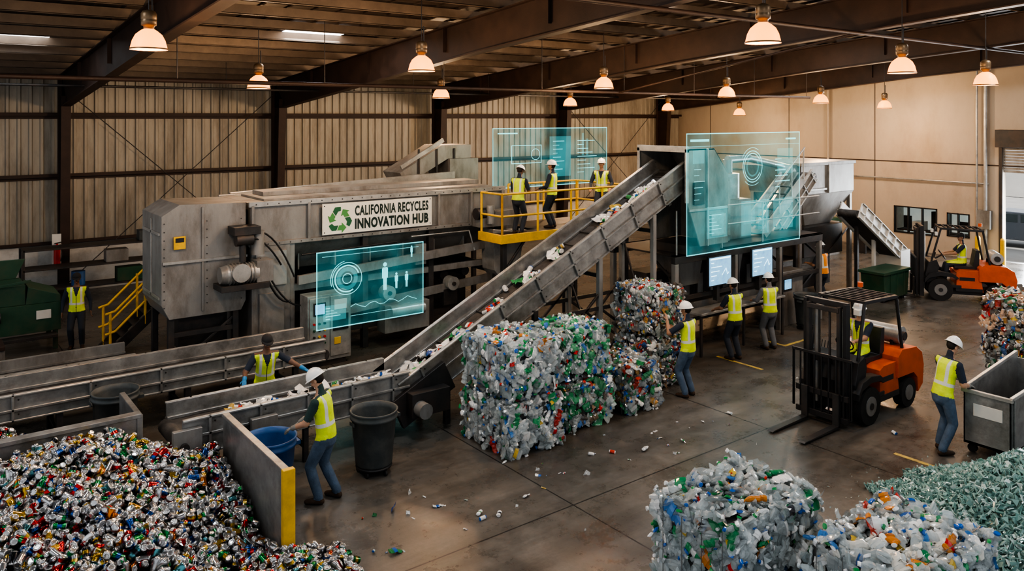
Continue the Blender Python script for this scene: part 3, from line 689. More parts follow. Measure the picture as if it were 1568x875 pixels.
# ---------------------------------------------------------------- bins
def bin_(name,x,y,m,r=.33,h=.88,dolly=True):
    b=B(); z=.14 if dolly else 0
    b.lathe([(0,z),(r*.78,z),(r*.82,z+.03),(r*.9,z+h*.5),(r*.93,z+h*.52),(r*.98,z+h*.85),(r*1.06,z+h*.86),(r*1.06,z+h*.90),(r*1.0,z+h*.91),(r*1.04,z+h*.96),(r*1.08,z+h),(r*1.0,z+h),(r*.95,z+h*.9),(r*.8,z+.2),(0,z+.2)],(x,y,0),m,32)
    for s in (-1,1): b.box(x+s*r*1.0-.03,x+s*r*1.0+.05*s+.03,y-.07,y+.07,z+h*.78,z+h*.84,m)
    if dolly:
        b.lathe([(0,.1),(r*.8,.1),(r*.82,.13),(0,.14)],(x,y,0),blackp,20)
        for a in range(5): aa=a*1.2566; cx,cy=x+.7*r*math.cos(aa),y+.7*r*math.sin(aa); b.cyl((cx-.015,cy,.045),(cx+.015,cy,.045),.045,rubber)
    return b.done(name,0)
bin_('trash_can',5.68,10.92,greyp,.34,.82)
bin_('trash_can',2.7,14.1,greyp,.34,.86)
bin_('trash_can',18.3,11.6,greyp,.31,.75)
bin_('blue_drum',4.12,11.1,bluep,.36,.86,False)

b=B(); b.box(-2.5,2.72,12.42,12.5,0,1.1,steel); b.box(-2.5,2.72,12.38,12.54,1.06,1.12,steel); b.box(2.66,2.74,12.4,13.6,0,1.1,steel)
for x in (-1.5,0,1.5): b.box(x-.04,x+.04,12.5,12.6,0,1.06,steeld)
b.done('bunker_partition')
b=B(); b.box(3.66,3.72,9.35,11.7,0,1.1,steel); b.box(3.64,3.74,9.35,11.7,1.07,1.12,steel); b.box(3.62,3.77,9.28,9.36,0,1.14,yellow)
for y in (10.3,11.3): b.box(3.72,3.8,y-.03,y+.03,0,1.05,steeld)
b.done('bunker_side_panel')

def heap(name,x0,x1,y0,y1,hf,dens,cond=lambda x,y:True,var=canV,pal=CANPAL,mat=canm,sc=1.15,base=(.04,.04,.04),end=SILV,layers=.07,smooth=True):
    nx=int((x1-x0)/.12)+2;ny=int((y1-y0)/.12)+2
    V=[];F=[]
    for i in range(nx):
        for j in range(ny):
            x=x0+(x1-x0)*i/(nx-1);y=y0+(y1-y0)*j/(ny-1); V.append((x,y,max(0.0,hf(x,y)-.07)))
    for i in range(nx-1):
        for j in range(ny-1):
            q=[i*ny+j,(i+1)*ny+j,(i+1)*ny+j+1,i*ny+j+1]
            if max(V[k][2] for k in q)>0: F.append(q)
    it=[((np.array(V),F,np.zeros(len(V),int)),I3,(0,0,0),base,base)]
    n=int((x1-x0)*(y1-y0)*dens)
    for _ in range(n):
        x=rng.uniform(x0,x1);y=rng.uniform(y0,y1);h=hf(x,y)
        if h<.02 or not cond(x,y):continue
        z=max(.04,h+rng.uniform(-.04,layers))
        it.append((var[rng.integers(len(var))],rrot()*sc*rng.uniform(.9,1.1),(x,y,z),pick(pal),end))
    return scatter(name,it,mat,smooth,.6)
def lump(x,y): return .06*math.sin(x*3.1+1)*math.sin(y*2.7)+.04*math.sin(x*7+y*5)
def h1(x,y):
    h=1.04-.27*max(0,x-1.7)-.10*max(0,1.7-x)-.27*max(0,11.5-y)-.15*max(0,y-11.8)+lump(x,y)
    if x>3.56 and y>9.25: return -1
    return max(h,.20-.26*math.hypot(x-3.6,(y-8.9)*.6))
heap('aluminum_can_pile',-.6,4.5,6.8,12.29,h1,290,lambda x,y:.606*x+.795*y>6.9,sc=1.3,layers=.09)
def h2(x,y): return 1.05-.5*math.hypot(x-.4,(y-13.6)*1.0)+lump(x,y)
heap('aluminum_can_pile',-1.2,2.2,12.7,14.6,h2,240,sc=1.3)
TEAL=[(5,(.28,.46,.43)),(3,(.42,.60,.56)),(2,(.18,.34,.31)),(2,(.70,.82,.79))]
def h3(x,y): return 1.15*math.exp(-((x-11.6)**2/2.6+(y-3.9)**2/1.6))-.06+lump(x,y)*.4
heap('glass_cullet_pile',9.2,14.2,1.8,6.3,h3,850,lambda x,y:True,shardV,TEAL,glassm,1.25,(.2,.35,.32),(.3,.5,.45),.02,False)

GREENY=[(40,(.05,.26,.12)),(60,(.56,.63,.63)),(12,(.10,.34,.19)),(8,(.75,.77,.75)),(4,(.08,.2,.45)),(5,(.3,.34,.33))]
bale('plastic_bale',7.5,8.66,9.9,11.3,.02,.86)
bale('plastic_bale',7.5,8.62,9.94,11.26,.93,1.78)
bale('plastic_bale',8.95,10.05,10.15,11.35,.02,.83,GREENY+MIXPAL)
bale('plastic_bale',8.93,10.0,10.18,11.32,.91,1.72,GREENY)
bale('plastic_bale',10.32,11.22,10.1,11.1,.02,.90,MIXPAL+[(45,(.5,.55,.56))])
bale('mixed_container_bale',11.6,12.6,10.72,11.82,.02,.98,MIXPAL,120,cans=True,scale=1.2,labp=.4)
bale('mixed_container_bale',11.6,12.6,10.72,11.82,1.05,2.0,MIXPAL+[(40,(.45,.52,.52))],120,cans=True,scale=1.2,labp=.3)
bale('plastic_bale',6.8,8.4,5.1,6.3,.02,1.12,scale=1.32,top=.045,dens=115)
bale('plastic_bale',7.35,9.05,3.5,4.75,.02,1.08,PETPAL+[(40,(.62,.61,.56))],scale=1.32,top=.045,dens=115)
bale('mixed_container_bale',18.3,19.7,6.1,7.5,.02,.78,MIXPAL,90,True,labp=.3)
bale('mixed_container_bale',18.3,19.7,6.1,7.5,.84,1.62,MIXPAL+[(30,(.5,.35,.25))],90,True,labp=.3)

it=[]
for _ in range(75):
    if rng.random()<.6: x,y=rng.uniform(4.5,12),rng.uniform(8.6,9.8)
    else: x,y=rng.uniform(5,18),rng.uniform(4,10)
    if 11.8<x<15.8 and 7<y<8.7: continue
    if x<10 and 2<y<6.6: continue
    v=(canV+botV+filmV)[rng.integers(18)]; s=rng.choice([.25,.35,.5,.8]); it.append((v,tangent_rot((0,0,1),.15)*s,(x,y,.03*s),pick(BELTPAL),pick(CAPPAL)))
for _ in range(240):
    a=rng.uniform(0,6.28); rr=rng.uniform(1.2,2.1); x,y=11.2+rr*1.4*math.cos(a),4.2+rr*1.1*math.sin(a)
    if x<9.4 and y<6.5: continue
    it.append((shardV[rng.integers(6)],rrot()*.4,(x,y,.01),(.65,.8,.76),(.5,.5,.5)))
scatter('floor_litter',it,petm)
b=B(); ym=mk('floor_marking_paint',(.5,.36,.08),.7,0,.3,8,0,(.15,.13,.1),.9,3)
b.box(14.55,14.63,10.3,11.5,.001,.004,ym); b.box(16.5,18.0,11.02,11.10,.001,.004,ym); b.box(12.6,12.68,5.8,6.45,.001,.004,ym); b.box(16.5,16.58,11.1,11.6,.001,.004,ym)
b.done('floor_markings',0)

b=B()
x0,x1,y0,y1=13.62,15.7,5.12,5.82
t=.03
b.prism([(x0,.15),(x0,1.0),(x1,1.22),(x1,.15)],'y',y1-t,y1,steel); b.prism([(x0,.15),(x0,1.0),(x1,1.1),(x1,.15)],'y',y0,y0+t,steel)
b.box(x0,x0+t,y0,y1,.15,1.0,steel); b.box(x1-t,x1,y0,y1,.15,1.15,steel); b.box(x0,x1,y0,y1,.15,.2,steel)
b.box(x0-.03,x0+.03,y0-.03,y1+.03,.97,1.03,steell); b.beam((x0,y0,1.02),(x1,y0,1.12),.06,.05,steell); b.beam((x0,y1,1.02),(x1,y1,1.24),.06,.05,steell)
b.box(x0-.012,x0,y0+.12,y1-.15,.62,.82,white)
for x in (x0+.1,x0+.7,x1-.2): b.box(x-.03,x+.03,y0-.03,y0,.15,1.0,steel)
for x in (x0+.1,x1-.2):
    for y in (y0+.1,y1-.1): b.cyl((x-.03,y,.07),(x+.03,y,.07),.07,rubber)
b.done('steel_tote_bin')

b=B()
b.box(.9,2.9,21.2,22.5,.45,1.1,green); b.box(1.0,2.2,21.3,22.4,1.1,1.55,green); b.beam((.9,21.2,1.5),(2.3,21.2,1.65),.04,.06,green); b.prism([(2.2,1.1),(2.9,1.1),(2.9,1.25),(2.25,1.5)],'y',21.25,22.4,green)
for x in (1,2.8):
    for y in (21.3,22.4): b.box(x-.05,x+.05,y-.05,y+.05,0,.45,green)
b.box(2.4,2.7,21.17,21.2,.75,.95,white); b.cyl((1.3,21.1,.9),(1.7,21.1,.9),.12,steeld); b.box(1.6,2.8,20.9,21.2,.35,.42,steeld)
b.prism([(1.1,1.55),(2.1,1.55),(2.3,2.0),(1.3,2.0)],'y',22.3,22.36,green)
b.done('green_baler')
b=B()
b.cyl((3.62,27.2,1.0),(3.62,27.2,1.5),.09,redp,n=16); b.lathe([(.09,0),(.06,.06),(.03,.08),(.03,.12)],(3.62,27.2,1.5),redp,16); b.beam((3.55,27.2,1.63),(3.75,27.2,1.66),.03,.03,blackp); b.box(3.5,3.74,27.28,27.32,.95,1.9,white); b.path([(3.7,27.2,1.6),(3.75,27.15,1.3),(3.7,27.12,1.1)],.012,blackp,6)
b.done('fire_extinguisher',0)
b=B(); b.box(-.6,1.6,18.9,19.5,.2,.75,steelm); b.box(-.6,1.6,18.85,19.55,.72,.8,brown); b.box(-.5,-.4,19,19.1,0,.2,steeld); b.box(1.4,1.5,19,19.1,0,.2,steeld); b.box(.6,1.1,18.95,19.4,.8,1.15,steeld)
b.done('scrap_box')
b=B()
for x in (2.6,6.6): b.box(x-.04,x+.04,25.7,25.78,0,1.7,steeld); b.box(x-.04,x+.04,26.3,26.38,0,1.7,steeld)
for z in (.5,1.1,1.65): b.box(2.6,6.6,25.7,26.4,z,z+.05,steeld)
b.box(4.7,5.3,25.8,26.2,1.15,1.5,steelm); b.box(5.6,6.2,25.8,26.2,1.7,2.0,greyp); b.cyl((4.0,26,.55),(4.0,26,.95),.18,bluep); b.box(5,5.7,25.8,26.2,.55,.95,green)
b.done('storage_rack')
b=B()
for i,(x,y) in enumerate([(27.5,18.5),(28.6,17.2),(29.8,17.8)]):
    b.box(x,x+.8,y,y+.7,0,1.3,[blackp,steelm,green][i]); b.box(x+.1,x+.7,y-.02,y,.2,.6,steeld); b.box(x+.1,x+.7,y-.02,y,.7,1.1,steeld)
b.cyl((27.4,17.2,0),(27.4,17.2,.95),.3,blackp); b.box(30.2,31.4,16.5,17.2,.85,.92,steelm); b.box(30.25,30.35,16.6,17.1,0,.85,steeld); b.box(31.2,31.3,16.6,17.1,0,.85,steeld); b.box(30.5,30.9,16.6,16.9,.92,1.3,blackp)
b.done('workshop_cabinets')
for y in (13.0,12.15):
    b=B(); b.cyl((31.6,y,0),(31.6,y,.95),.09,yellow); b.lathe([(.09,0),(.07,.05),(0,.08)],(31.6,y,.95),yellow,14); b.done('yellow_bollard',0)

b=B(); b.box(XW+.25,75,-15,50,-.2,-.03,asphalt); b.box(60,60.3,-15,50,0,2.2,yardw); b.done('yard_ground',0)
b=B(place(37.5,13.6,0,100))
prof=[(-2.2,.35),(-2.25,.75),(-2.0,.95),(-1.35,1.02),(-.75,1.45),(.75,1.48),(1.45,1.0),(2.15,.85),(2.25,.4),(1.8,.3),(-1.8,.3)]
b.prism(prof,'y',-.85,.85,carp)
b.prism([(-1.15,1.03),(-.72,1.38),(.0,1.41),(.0,1.03)],'y',-.86,.86,glassd); b.prism([(.06,1.03),(.06,1.41),(.72,1.4),(1.25,1.03)],'y',-.86,.86,glassd)
for x in (-1.4,1.4):
    for s in (-1,1): b.cyl((x,s*.7,.33),(x,s*.88,.33),.33,rubber,n=20); b.cyl((x,s*.88,.33),(x,s*.89,.33),.2,steell,n=14)
b.box(-2.27,-2.2,-.7,-.4,.7,.85,redp);b.box(-2.27,-2.2,.4,.7,.7,.85,redp);b.box(2.2,2.27,-.7,-.4,.6,.75,white);b.box(2.2,2.27,.4,.7,.6,.75,white)
b.done('parked_car',.03)

# ---------------------------------------------------------------- forklifts
def forklift(x,y,h):
    b=B(place(x,y,0,h))
    for s in (-1,1):
        b.cyl((0,s*.36,.33),(0,s*.56,.33),.33,rubber,n=26); b.cyl((0,s*.56,.33),(0,s*.575,.33),.17,steelm,n=16); b.cyl((0,s*.575,.33),(0,s*.59,.33),.06,steeld,n=12)
        b.cyl((-1.43,s*.34,.27),(-1.43,s*.52,.27),.27,rubber,n=26); b.cyl((-1.43,s*.52,.27),(-1.43,s*.535,.27),.14,steelm,n=16)
    b.box(-1.3,.25,-.35,.35,.18,.45,steeld); b.box(-.55,.2,-.52,.52,.40,.48,blackp)
    b.prism([(.12,.62),(.36,.5),(.40,.75),(.30,1.12),(.10,1.2),(.02,1.0)],'y',-.5,.5,blackp)
    for s in (-1,1):
        b.prism([(-.42,.66),(-.3,.72),(.0,.74),(.3,.66),(.42,.5),(.42,.62),(.3,.8),(.0,.86),(-.3,.82),(-.48,.7)],'y',s*.38 if s>0 else -.58,.58 if s>0 else -.38,blackp)
    b.prism([(-.42,.3),(-.42,.86),(-.55,.92),(-1.0,.92),(-1.08,.55),(-1.12,.3)],'y',-.5,.5,orange)
    b.prism([(-1.0,.62),(-1.0,1.0),(-1.15,1.12),(-1.7,1.08),(-1.9,.95),(-1.97,.7),(-1.93,.35),(-1.75,.22),(-1.72,.5),(-1.58,.62)],'y',-.54,.54,orange)
    b.box(-1.1,-.4,-.51,.51,.30,.40,blackp); b.box(-1.99,-1.9,-.2,.2,.55,.75,blackp); b.box(-.9,-.5,-.505,.505,.62,.72,blackp)
    b.prism([(-.98,.92),(-.42,.92),(-.40,1.02),(-.9,1.0),(-.98,1.48),(-1.08,1.48),(-1.06,1.0)],'y',-.24,.24,blackp)
    b.cyl((.08,0,1.15),(-.12,0,1.28),.025,blackp)
    for i in range(16):
        a0,a1=2*math.pi*i/16,2*math.pi*(i+1)/16
        q=lambda a:Vector((-.12,0,1.29))+Vector((.09*math.cos(a)*1,.16*math.sin(a),.13*math.cos(a)))
        b.cyl(q(a0),q(a1),.014,blackp,n=6)
    for k in range(3): b.cyl((.05,-.25-.06*k,1.1),(0,-.25-.06*k,1.3),.01,steeld,n=6)
    for s in (-1,1):
        b.path([(.28,s*.45,.7),(.22,s*.45,1.2),(-.02,s*.43,2.1)],.03,blackp); b.path([(-1.3,s*.46,1.05),(-1.12,s*.44,2.05)],.03,blackp)
        b.beam((.0,s*.43,2.12),(-1.14,s*.43,2.08),.06,.06,blackp)
    for i in range(8): b.beam((-.02-i*.16,-.43,2.12-.005*i),(-.02-i*.16,.43,2.12-.005*i),.03,.05,blackp)
    b.cyl((-1.2,-.3,2.13),(-1.2,-.3,2.22),.05,orange)
    b.box(.05,.12,-.42,-.3,1.9,2.0,white);b.box(.05,.12,.3,.42,1.9,2.0,white)
    b.cyl((-1.5,-.36,1.28),(-1.5,.36,1.28),.17,steell,n=20); b.box(-1.66,-1.34,-.25,-.2,1.08,1.2,blackp); b.box(-1.66,-1.34,.2,.25,1.08,1.2,blackp); b.cyl((-1.5,.36,1.28),(-1.5,.42,1.28),.08,steeld)
    for s in (-1,1):
        b.box(.42,.54,s*.38-.035,s*.38+.035,.08,2.15,blackp); b.box(.50,.60,s*.29-.03,s*.29+.03,.1,2.10,steeld)
        b.cyl((.40,s*.24,.3),(.40,s*.24,2.0),.035,steell); b.box(.52,.56,s*.1-.015,s*.1+.015,.4,2.0,steeld)
    for z in (.15,1.1,2.12): b.box(.42,.5,-.41,.41,z-.05,z+.05,blackp)
    b.box(.56,.62,-.30,.30,2.0,2.08,steeld)
    b.box(.60,.65,-.5,.5,.12,.22,blackp); b.box(.60,.65,-.5,.5,.5,.6,blackp)
    for i in range(9): yy=-.55+i*.1375; b.box(.62,.65,yy-.012,yy+.012,.22,1.22,blackp)
    b.box(.62,.66,-.57,.57,1.2,1.25,blackp)
    for s in (-1,1):
        b.box(.62,.65,s*.55-.02,s*.55+.02,.2,1.22,blackp)
        yf=s*.3; b.box(.65,.70,yf-.06,yf+.06,.05,.62,steeld); b.prism([(.65,.03),(.65,.085),(1.68,.05),(1.72,.03)],'y',yf-.06,yf+.06,steeld)
    return b.done('forklift',.012)
F1=(13.47,7.85,180); F2=(24.7,11.3,124)
forklift(*F1); forklift(*F2)

# ---------------------------------------------------------------- people
def cloth(name,c,var=.15): return mk(name,c,.85,0,var,9,.25,bscale=60)
def vest_mat(name,c):
    m=mk(name,c,.7,0,.12,8,.2)
    N=m.node_tree.nodes;L=m.node_tree.links;p=N['Principled BSDF']
    src=[l.from_socket for l in L if l.to_socket==p.inputs['Base Color']][0]
    at=N.new('ShaderNodeAttribute'); at.attribute_name='vt'; av=N.new('ShaderNodeAttribute'); av.attribute_name='vs'
    def M(op,a,bv):
        n=N.new('ShaderNodeMath'); n.operation=op
        for i,q in enumerate((a,bv)):
            if isinstance(q,(int,float)): n.inputs[i].default_value=q
            else: L.new(q,n.inputs[i])
        return n.outputs[0]
    def band(v,c0,w): return M('LESS_THAN',M('ABSOLUTE',M('SUBTRACT',v,c0),0),w)
    ab=M('ABSOLUTE',av.outputs['Fac'],0)
    hb=band(at.outputs['Fac'],.14,.026); vb=M('MULTIPLY',band(ab,.105,.022),M('GREATER_THAN',at.outputs['Fac'],.14)); mk_=M('MAXIMUM',hb,vb)
    mx=N.new('ShaderNodeMix'); mx.data_type='RGBA'; L.new(mk_,mx.inputs[0]); L.new(src,mx.inputs[6]); mx.inputs[7].default_value=(.62,.64,.6,1)
    L.new(mx.outputs[2],p.inputs['Base Color']); return m
vestY=vest_mat('hi_vis_yellow_vest',(.64,.80,.03)); vestO=vest_mat('hi_vis_orange_vest',(.85,.30,.03))
shirtN=cloth('navy_shirt',(.025,.035,.055)); shirtG=cloth('dark_green_shirt',(.03,.06,.055)); shirtR=cloth('grey_shirt',(.16,.16,.17))
jeans=cloth('blue_jeans',(.075,.115,.175),.3); jeansD=cloth('dark_work_trousers',(.03,.038,.052)); boots=cloth('work_boots',(.05,.03,.018)); greyt=cloth('grey_trousers',(.13,.14,.15))
skinA=mk('skin_light',(.50,.29,.19),.5,0,.08,8); skinB=mk('skin_tan',(.36,.20,.125),.5,0,.08,8); skinC=mk('skin_brown',(.16,.085,.055),.5,0,.08,8)
hairm=mk('dark_hair',(.02,.015,.012),.7); eyew=mk('eye_white',(.8,.78,.75),.3); lip=mk('lips',(.28,.10,.08),.5)
hatW=mk('white_hard_hat',(.84,.83,.80),.3,0,.04); capK=mk('black_cap',(.02,.02,.022),.8); gloveB=mk('blue_glove',(.03,.2,.42),.6); gloveG=mk('grey_glove',(.25,.24,.22),.8)

def loftm(V,F,pts,rads,side,n=12):
    pts=[Vector(p) for p in pts]; side=Vector(side)
    P=[];Rr=[]
    t0=(pts[1]-pts[0]).normalized();t1=(pts[-1]-pts[-2]).normalized()
    for th in (80,55,28):
        a=R2(th); rr=rads[0]; P.append(pts[0]-t0*math.sin(a)*min(rr)); Rr.append((rr[0]*math.cos(a),rr[1]*math.cos(a)))
    P+=pts;Rr+=list(rads)
    for th in (28,55,80):
        a=R2(th); rr=rads[-1]; P.append(pts[-1]+t1*math.sin(a)*min(rr)); Rr.append((rr[0]*math.cos(a),rr[1]*math.cos(a)))
    o=len(V);m=len(P)
    for i,(p,r) in enumerate(zip(P,Rr)):
        t=(P[min(i+1,m-1)]-P[max(i-1,0)]).normalized(); s=(side-t*side.dot(t))
        s=s.normalized() if s.length>1e-4 else t.orthogonal().normalized()
        u=t.cross(s)
        for k in range(n):
            a=2*math.pi*k/n; q=p+s*math.cos(a)*r[0]+u*math.sin(a)*r[1]; V.append(q[:])
    for j in range(m-1):
        for k in range(n): F.append((o+j*n+k,o+j*n+(k+1)%n,o+(j+1)*n+(k+1)%n,o+(j+1)*n+k))
    F.append(tuple(o+k for k in range(n))[::-1]); F.append(tuple(o+(m-1)*n+k for k in range(n)))
def ell(V,F,c,ax,r,n=12,m=8):
    c=Vector(c);o=len(V)
    for j in range(m+1):
        ph=math.pi*(j+.02)/(m+.04)
        for k in range(n):
            a=2*math.pi*k/n
            q=c+ax[0]*r[0]*math.sin(ph)*math.cos(a)+ax[1]*r[1]*math.sin(ph)*math.sin(a)+ax[2]*r[2]*math.cos(ph); V.append(q[:])
    for j in range(m):
        for k in range(n): F.append((o+j*n+k,o+(j+1)*n+k,o+(j+1)*n+(k+1)%n,o+j*n+(k+1)%n))
    F.append(tuple(o+k for k in range(n))); F.append(tuple(o+m*n+k for k in range(n))[::-1])
def voxel(V,F,size,it=3):
    me=bpy.data.meshes.new('tmp'); me.from_pydata(V,[],F)
    bm=bmesh.new();bm.from_mesh(me);bmesh.ops.recalc_face_normals(bm,faces=bm.faces);bm.to_mesh(me);bm.free()
    ob=bpy.data.objects.new('tmp',me);SC.collection.objects.link(ob)
    md=ob.modifiers.new('r','REMESH');md.mode='VOXEL';md.voxel_size=size
    ms=ob.modifiers.new('s','SMOOTH');ms.factor=.5;ms.iterations=it
    dg=bpy.context.evaluated_depsgraph_get(); e=ob.evaluated_get(dg).to_mesh()
    v=np.empty(len(e.vertices)*3);e.vertices.foreach_get('co',v);v=v.reshape(-1,3)
    f=[tuple(p.vertices) for p in e.polygons]
    bpy.data.objects.remove(ob);bpy.data.meshes.remove(me)
    return v,f
def ik(a,t,l1,l2,pole):
    a=Vector(a);t=Vector(t);d=t-a;D=min(d.length,.998*(l1+l2));n=d.normalized()
    x=(l1*l1-l2*l2+D*D)/(2*D);h=math.sqrt(max(0,l1*l1-x*x));p=Vector(pole);p=(p-n*p.dot(n)).normalized()
    return a+n*x+p*h,a+n*D
def human(name,loc,heading,height=1.78,hipz=.93,lean=0.,twist=0.,sway=0.,hands=((.1,.28,.85),(.1,-.28,.85)),feet=((0,.11,.09),(0,-.11,.09)),hat='white',
          vest=vestY,shirt=shirtN,pants=jeans,skin=skinB,glove=None,hpitch=0.,hyaw=0.,longs=False,curl=.35,palm=(0,0,-1),hx=0,toe=10):
    P=Vector((hx,0,hipz)); td=Vector((math.sin(lean),math.sin(sway),math.cos(lean))).normalized()
    side=Matrix.Rotation(R2(twist),3,'Z')@Vector((0,1,0)); side=(side-td*side.dot(td)).normalized(); fwd=side.cross(td)
    neck=P+td*.54
    V=[];F=[]
    sp=[(-.09,.150,.118),(0,.168,.128),(.12,.165,.126),(.24,.162,.124),(.35,.175,.132),(.44,.182,.125),(.50,.13,.095),(.545,.07,.065)]
    loftm(V,F,[P+td*s[0] for s in sp],[(s[1],s[2]) for s in sp],side,18)
    bones=[]
    bones.append((P-td*.05,neck,.14,'torso'))
    hd=(td*.45+Vector((0,0,1))*.55+fwd*.18*math.sin(R2(hpitch))*2).normalized()
    hb=neck+hd*.1; hc=neck+hd*.185+fwd*.02
    loftm(V,F,[neck-hd*.03,hb],[(.062,.062),(.054,.056)],side,12); bones.append((neck+td*.015,hc,.05,'neck'))
    wr=[]
    for s,ht in ((1,hands[0]),(-1,hands[1])):
        sh=neck-td*.065+side*s*.19
        el,w=ik(sh,ht,.30,.26,Vector((-.5,s*.55,-.9)))
        loftm(V,F,[neck-td*.075+side*s*.07,sh],[(.075,.085),(.066,.068)],td,12)
        loftm(V,F,[sh,sh.lerp(el,.45),el],[(.064,.064),(.062,.062),(.053,.053)],side,12)
        loftm(V,F,[el,el.lerp(w,.3),w],[(.045,.045),(.043,.043),(.028,.03)],side,12)
        bones.append((neck-td*.075+side*s*.07,sh-side*s*.035,.07,'torso')); bones.append((sh+side*s*.01,el,.055,'uarm')); bones.append((el,w,.04,'farm')); wr.append((el,w,s))
    for s,ft in ((1,feet[0]),(-1,feet[1])):
        hp=P+Vector((0,s*.09,-.03)); kn,an=ik(hp,ft,.44,.43,Vector((1,s*.12,.15)))
        loftm(V,F,[hp,hp.lerp(kn,.4),kn],[(.095,.102),(.090,.094),(.072,.074)],(0,1,0),14)
        loftm(V,F,[kn,kn.lerp(an,.35),an+Vector((0,0,.02))],[(.070,.072),(.070,.074),(.060,.064)],(0,1,0),14)
        fd=Vector((math.cos(R2(toe)),s*math.sin(R2(toe)),0)); a0=an
        sd=Vector((0,0,1)).cross(fd)
        loftm(V,F,[a0-fd*.04+Vector((0,0,-.045)),a0+fd*.08+Vector((0,0,-.045)),a0+fd*.17+Vector((0,0,-.055))],[(.042,.045),(.05,.042),(.042,.03)],sd,12)
        loftm(V,F,[a0+Vector((0,0,.05)),a0-Vector((0,0,.03))],[(.048,.05),(.045,.05)],sd,12)
        bones+=[(hp,kn,.09,'leg'),(kn,an+Vector((0,0,.03)),.06,'leg'),(a0-fd*.05-Vector((0,0,.05)),a0+fd*.17-Vector((0,0,.05)),.045,'boot')]
    v,f=voxel(V,F,.0125,3)
    fc=np.array([v[list(q)].mean(0) for q in f])
    best=np.full(len(fc),1e9);lab=np.zeros(len(fc),int);tt=np.zeros(len(fc))
    names=['torso','neck','uarm','farm','leg','boot']
    for (a,c,r,nm) in bones:
        a=np.array(a);c=np.array(c);d=c-a;t=np.clip(((fc-a)@d)/(d@d),0,1)
        ds=np.linalg.norm(fc-(a+t[:,None]*d),axis=1)/r
        k=ds<best;best[k]=ds[k];lab[k]=names.index(nm);tt[k]=t[k]
    along=(fc-np.array(P))@np.array(td);lat=(fc-np.array(P))@np.array(side);fw=(fc-np.array(P))@np.array(fwd)
    b=B()
    mats={0:vest,1:skin,2:shirt,3:shirt if longs else skin,4:pants,5:boots}
    mid=np.empty(len(fc),int)
    order=[vest,skin,shirt,pants,boots]
    for i in range(len(fc)):
        l=lab[i]; m=mats[l]
        if l==0:
            if along[i]<-.05: m=pants
            elif along[i]>.525: m=skin if fw[i]>0 else shirt
            elif fw[i]>0.03 and abs(lat[i])<.012+max(0,(along[i]-.33))*.32: m=shirt
        if l==4 and along[i]>-.04: m=vest
        if l==1 and along[i]<.56 : m=shirt
        if l==2 and (not longs) and tt[i]>.86: m=skin
        mid[i]=order.index(m)
    b.mats=order[:]; b.v=[tuple(x) for x in v]; b.f=[list(q) for q in f]; b.m=[int(x) for x in mid]; b.sm=[True]*len(f)
    gm=glove or skin
    for el,w,s in wr:
        HV=[];HF=[]
        d=(w-el).normalized(); pn=Vector(palm); pn=(pn-d*pn.dot(d)); pn=pn.normalized() if pn.length>.1 else d.orthogonal().normalized()
        sd=d.cross(pn)*s
        loftm(HV,HF,[w-d*.01,w+d*.045,w+d*.085],[(.027,.021),(.038,.017),(.040,.014)],sd,10)
        for k,(o,ln) in enumerate(((.030,.070),(.010,.080),(-.010,.075),(-.029,.058))):
            p=w+d*.085+sd*o; dd=d.copy(); pts=[p-d*.015]
            for q,fr in enumerate((.45,.32,.23)):
                dd=(Matrix.Rotation(curl*(1,1.2,.8)[q],3,d.cross(pn))@dd)
                p=p+dd*ln*fr; pts.append(p.copy())
            loftm(HV,HF,pts,[(.010,.010),(.0095,.0095),(.009,.009),(.008,.008)],sd,8)
        p=w+d*.02+sd*.026; q=p+(d*.6+sd*.7+pn*.25)*.042; r=q+(d*.9+sd*.25+pn*.35)*.032
        loftm(HV,HF,[p,q,r],[(.014,.013),(.011,.011),(.009,.009)],pn,8)
        hv,hf=voxel(HV,HF,.0055,1); b.add([tuple(x) for x in hv],hf,gm,True)
        if glove: 
            CV=[];CF=[]; loftm(CV,CF,[w-d*.07,w],[(.04,.04),(.033,.033)],sd,10); b.add(CV,CF,gm,True)
    f0=Matrix.Rotation(R2(hyaw),3,hd)@fwd; f0=(f0-hd*f0.dot(hd)).normalized(); lf=hd.cross(f0)
    Rp=Matrix.Rotation(R2(hpitch),3,lf); f0=Rp@f0; up=Rp@hd
    ax=(f0,lf,up); HV=[];HF=[]
    C=lambda a,l,u: hc+f0*a+lf*l+up*u
    ell(HV,HF,C(-.012,0,.03),ax,(.097,.076,.10),16,10); ell(HV,HF,C(.022,0,-.035),ax,(.070,.060,.080),14,10); ell(HV,HF,C(.058,0,-.092),ax,(.028,.03,.022))
    ell(HV,HF,C(.094,0,-.022),ax,(.020,.014,.024)); ell(HV,HF,C(.098,0,-.034),ax,(.016,.017,.011)); ell(HV,HF,C(.078,0,.018),ax,(.016,.045,.011))
    for s in (-1,1): ell(HV,HF,C(-.005,s*.077,-.012),ax,(.020,.010,.032)); ell(HV,HF,C(.06,s*.036,-.03),ax,(.022,.02,.02))
    loftm(HV,HF,[hb-hd*.02,hc-hd*.03],[(.052,.054),(.052,.056)],side,12)
    hv,hf=voxel(HV,HF,.0075,2); b.add([tuple(x) for x in hv],hf,skin,True)
    def e(c,r,m):
        a=[];q=[];ell(a,q,c,ax,r,10,6);b.add(a,q,m,True)
    for s in (-1,1):
        e(C(.083,s*.031,-.004),(.010,.014,.008),eyew); e(C(.090,s*.031,-.004),(.005,.006,.006),hairm); e(C(.088,s*.032,.016),(.008,.019,.004),hairm)
    e(C(.086,0,-.064),(.010,.024,.006),lip)
    e(C(-.028,0,.022),(.089,.080,.094),hairm)
    m=hatW if hat=='white' else capK
    A=(.132,.112,.118) if hat=='white' else (.112,.094,.10); hcN=C(-.006,0,.045)
    HV=[];n=24;HF=[];k=8
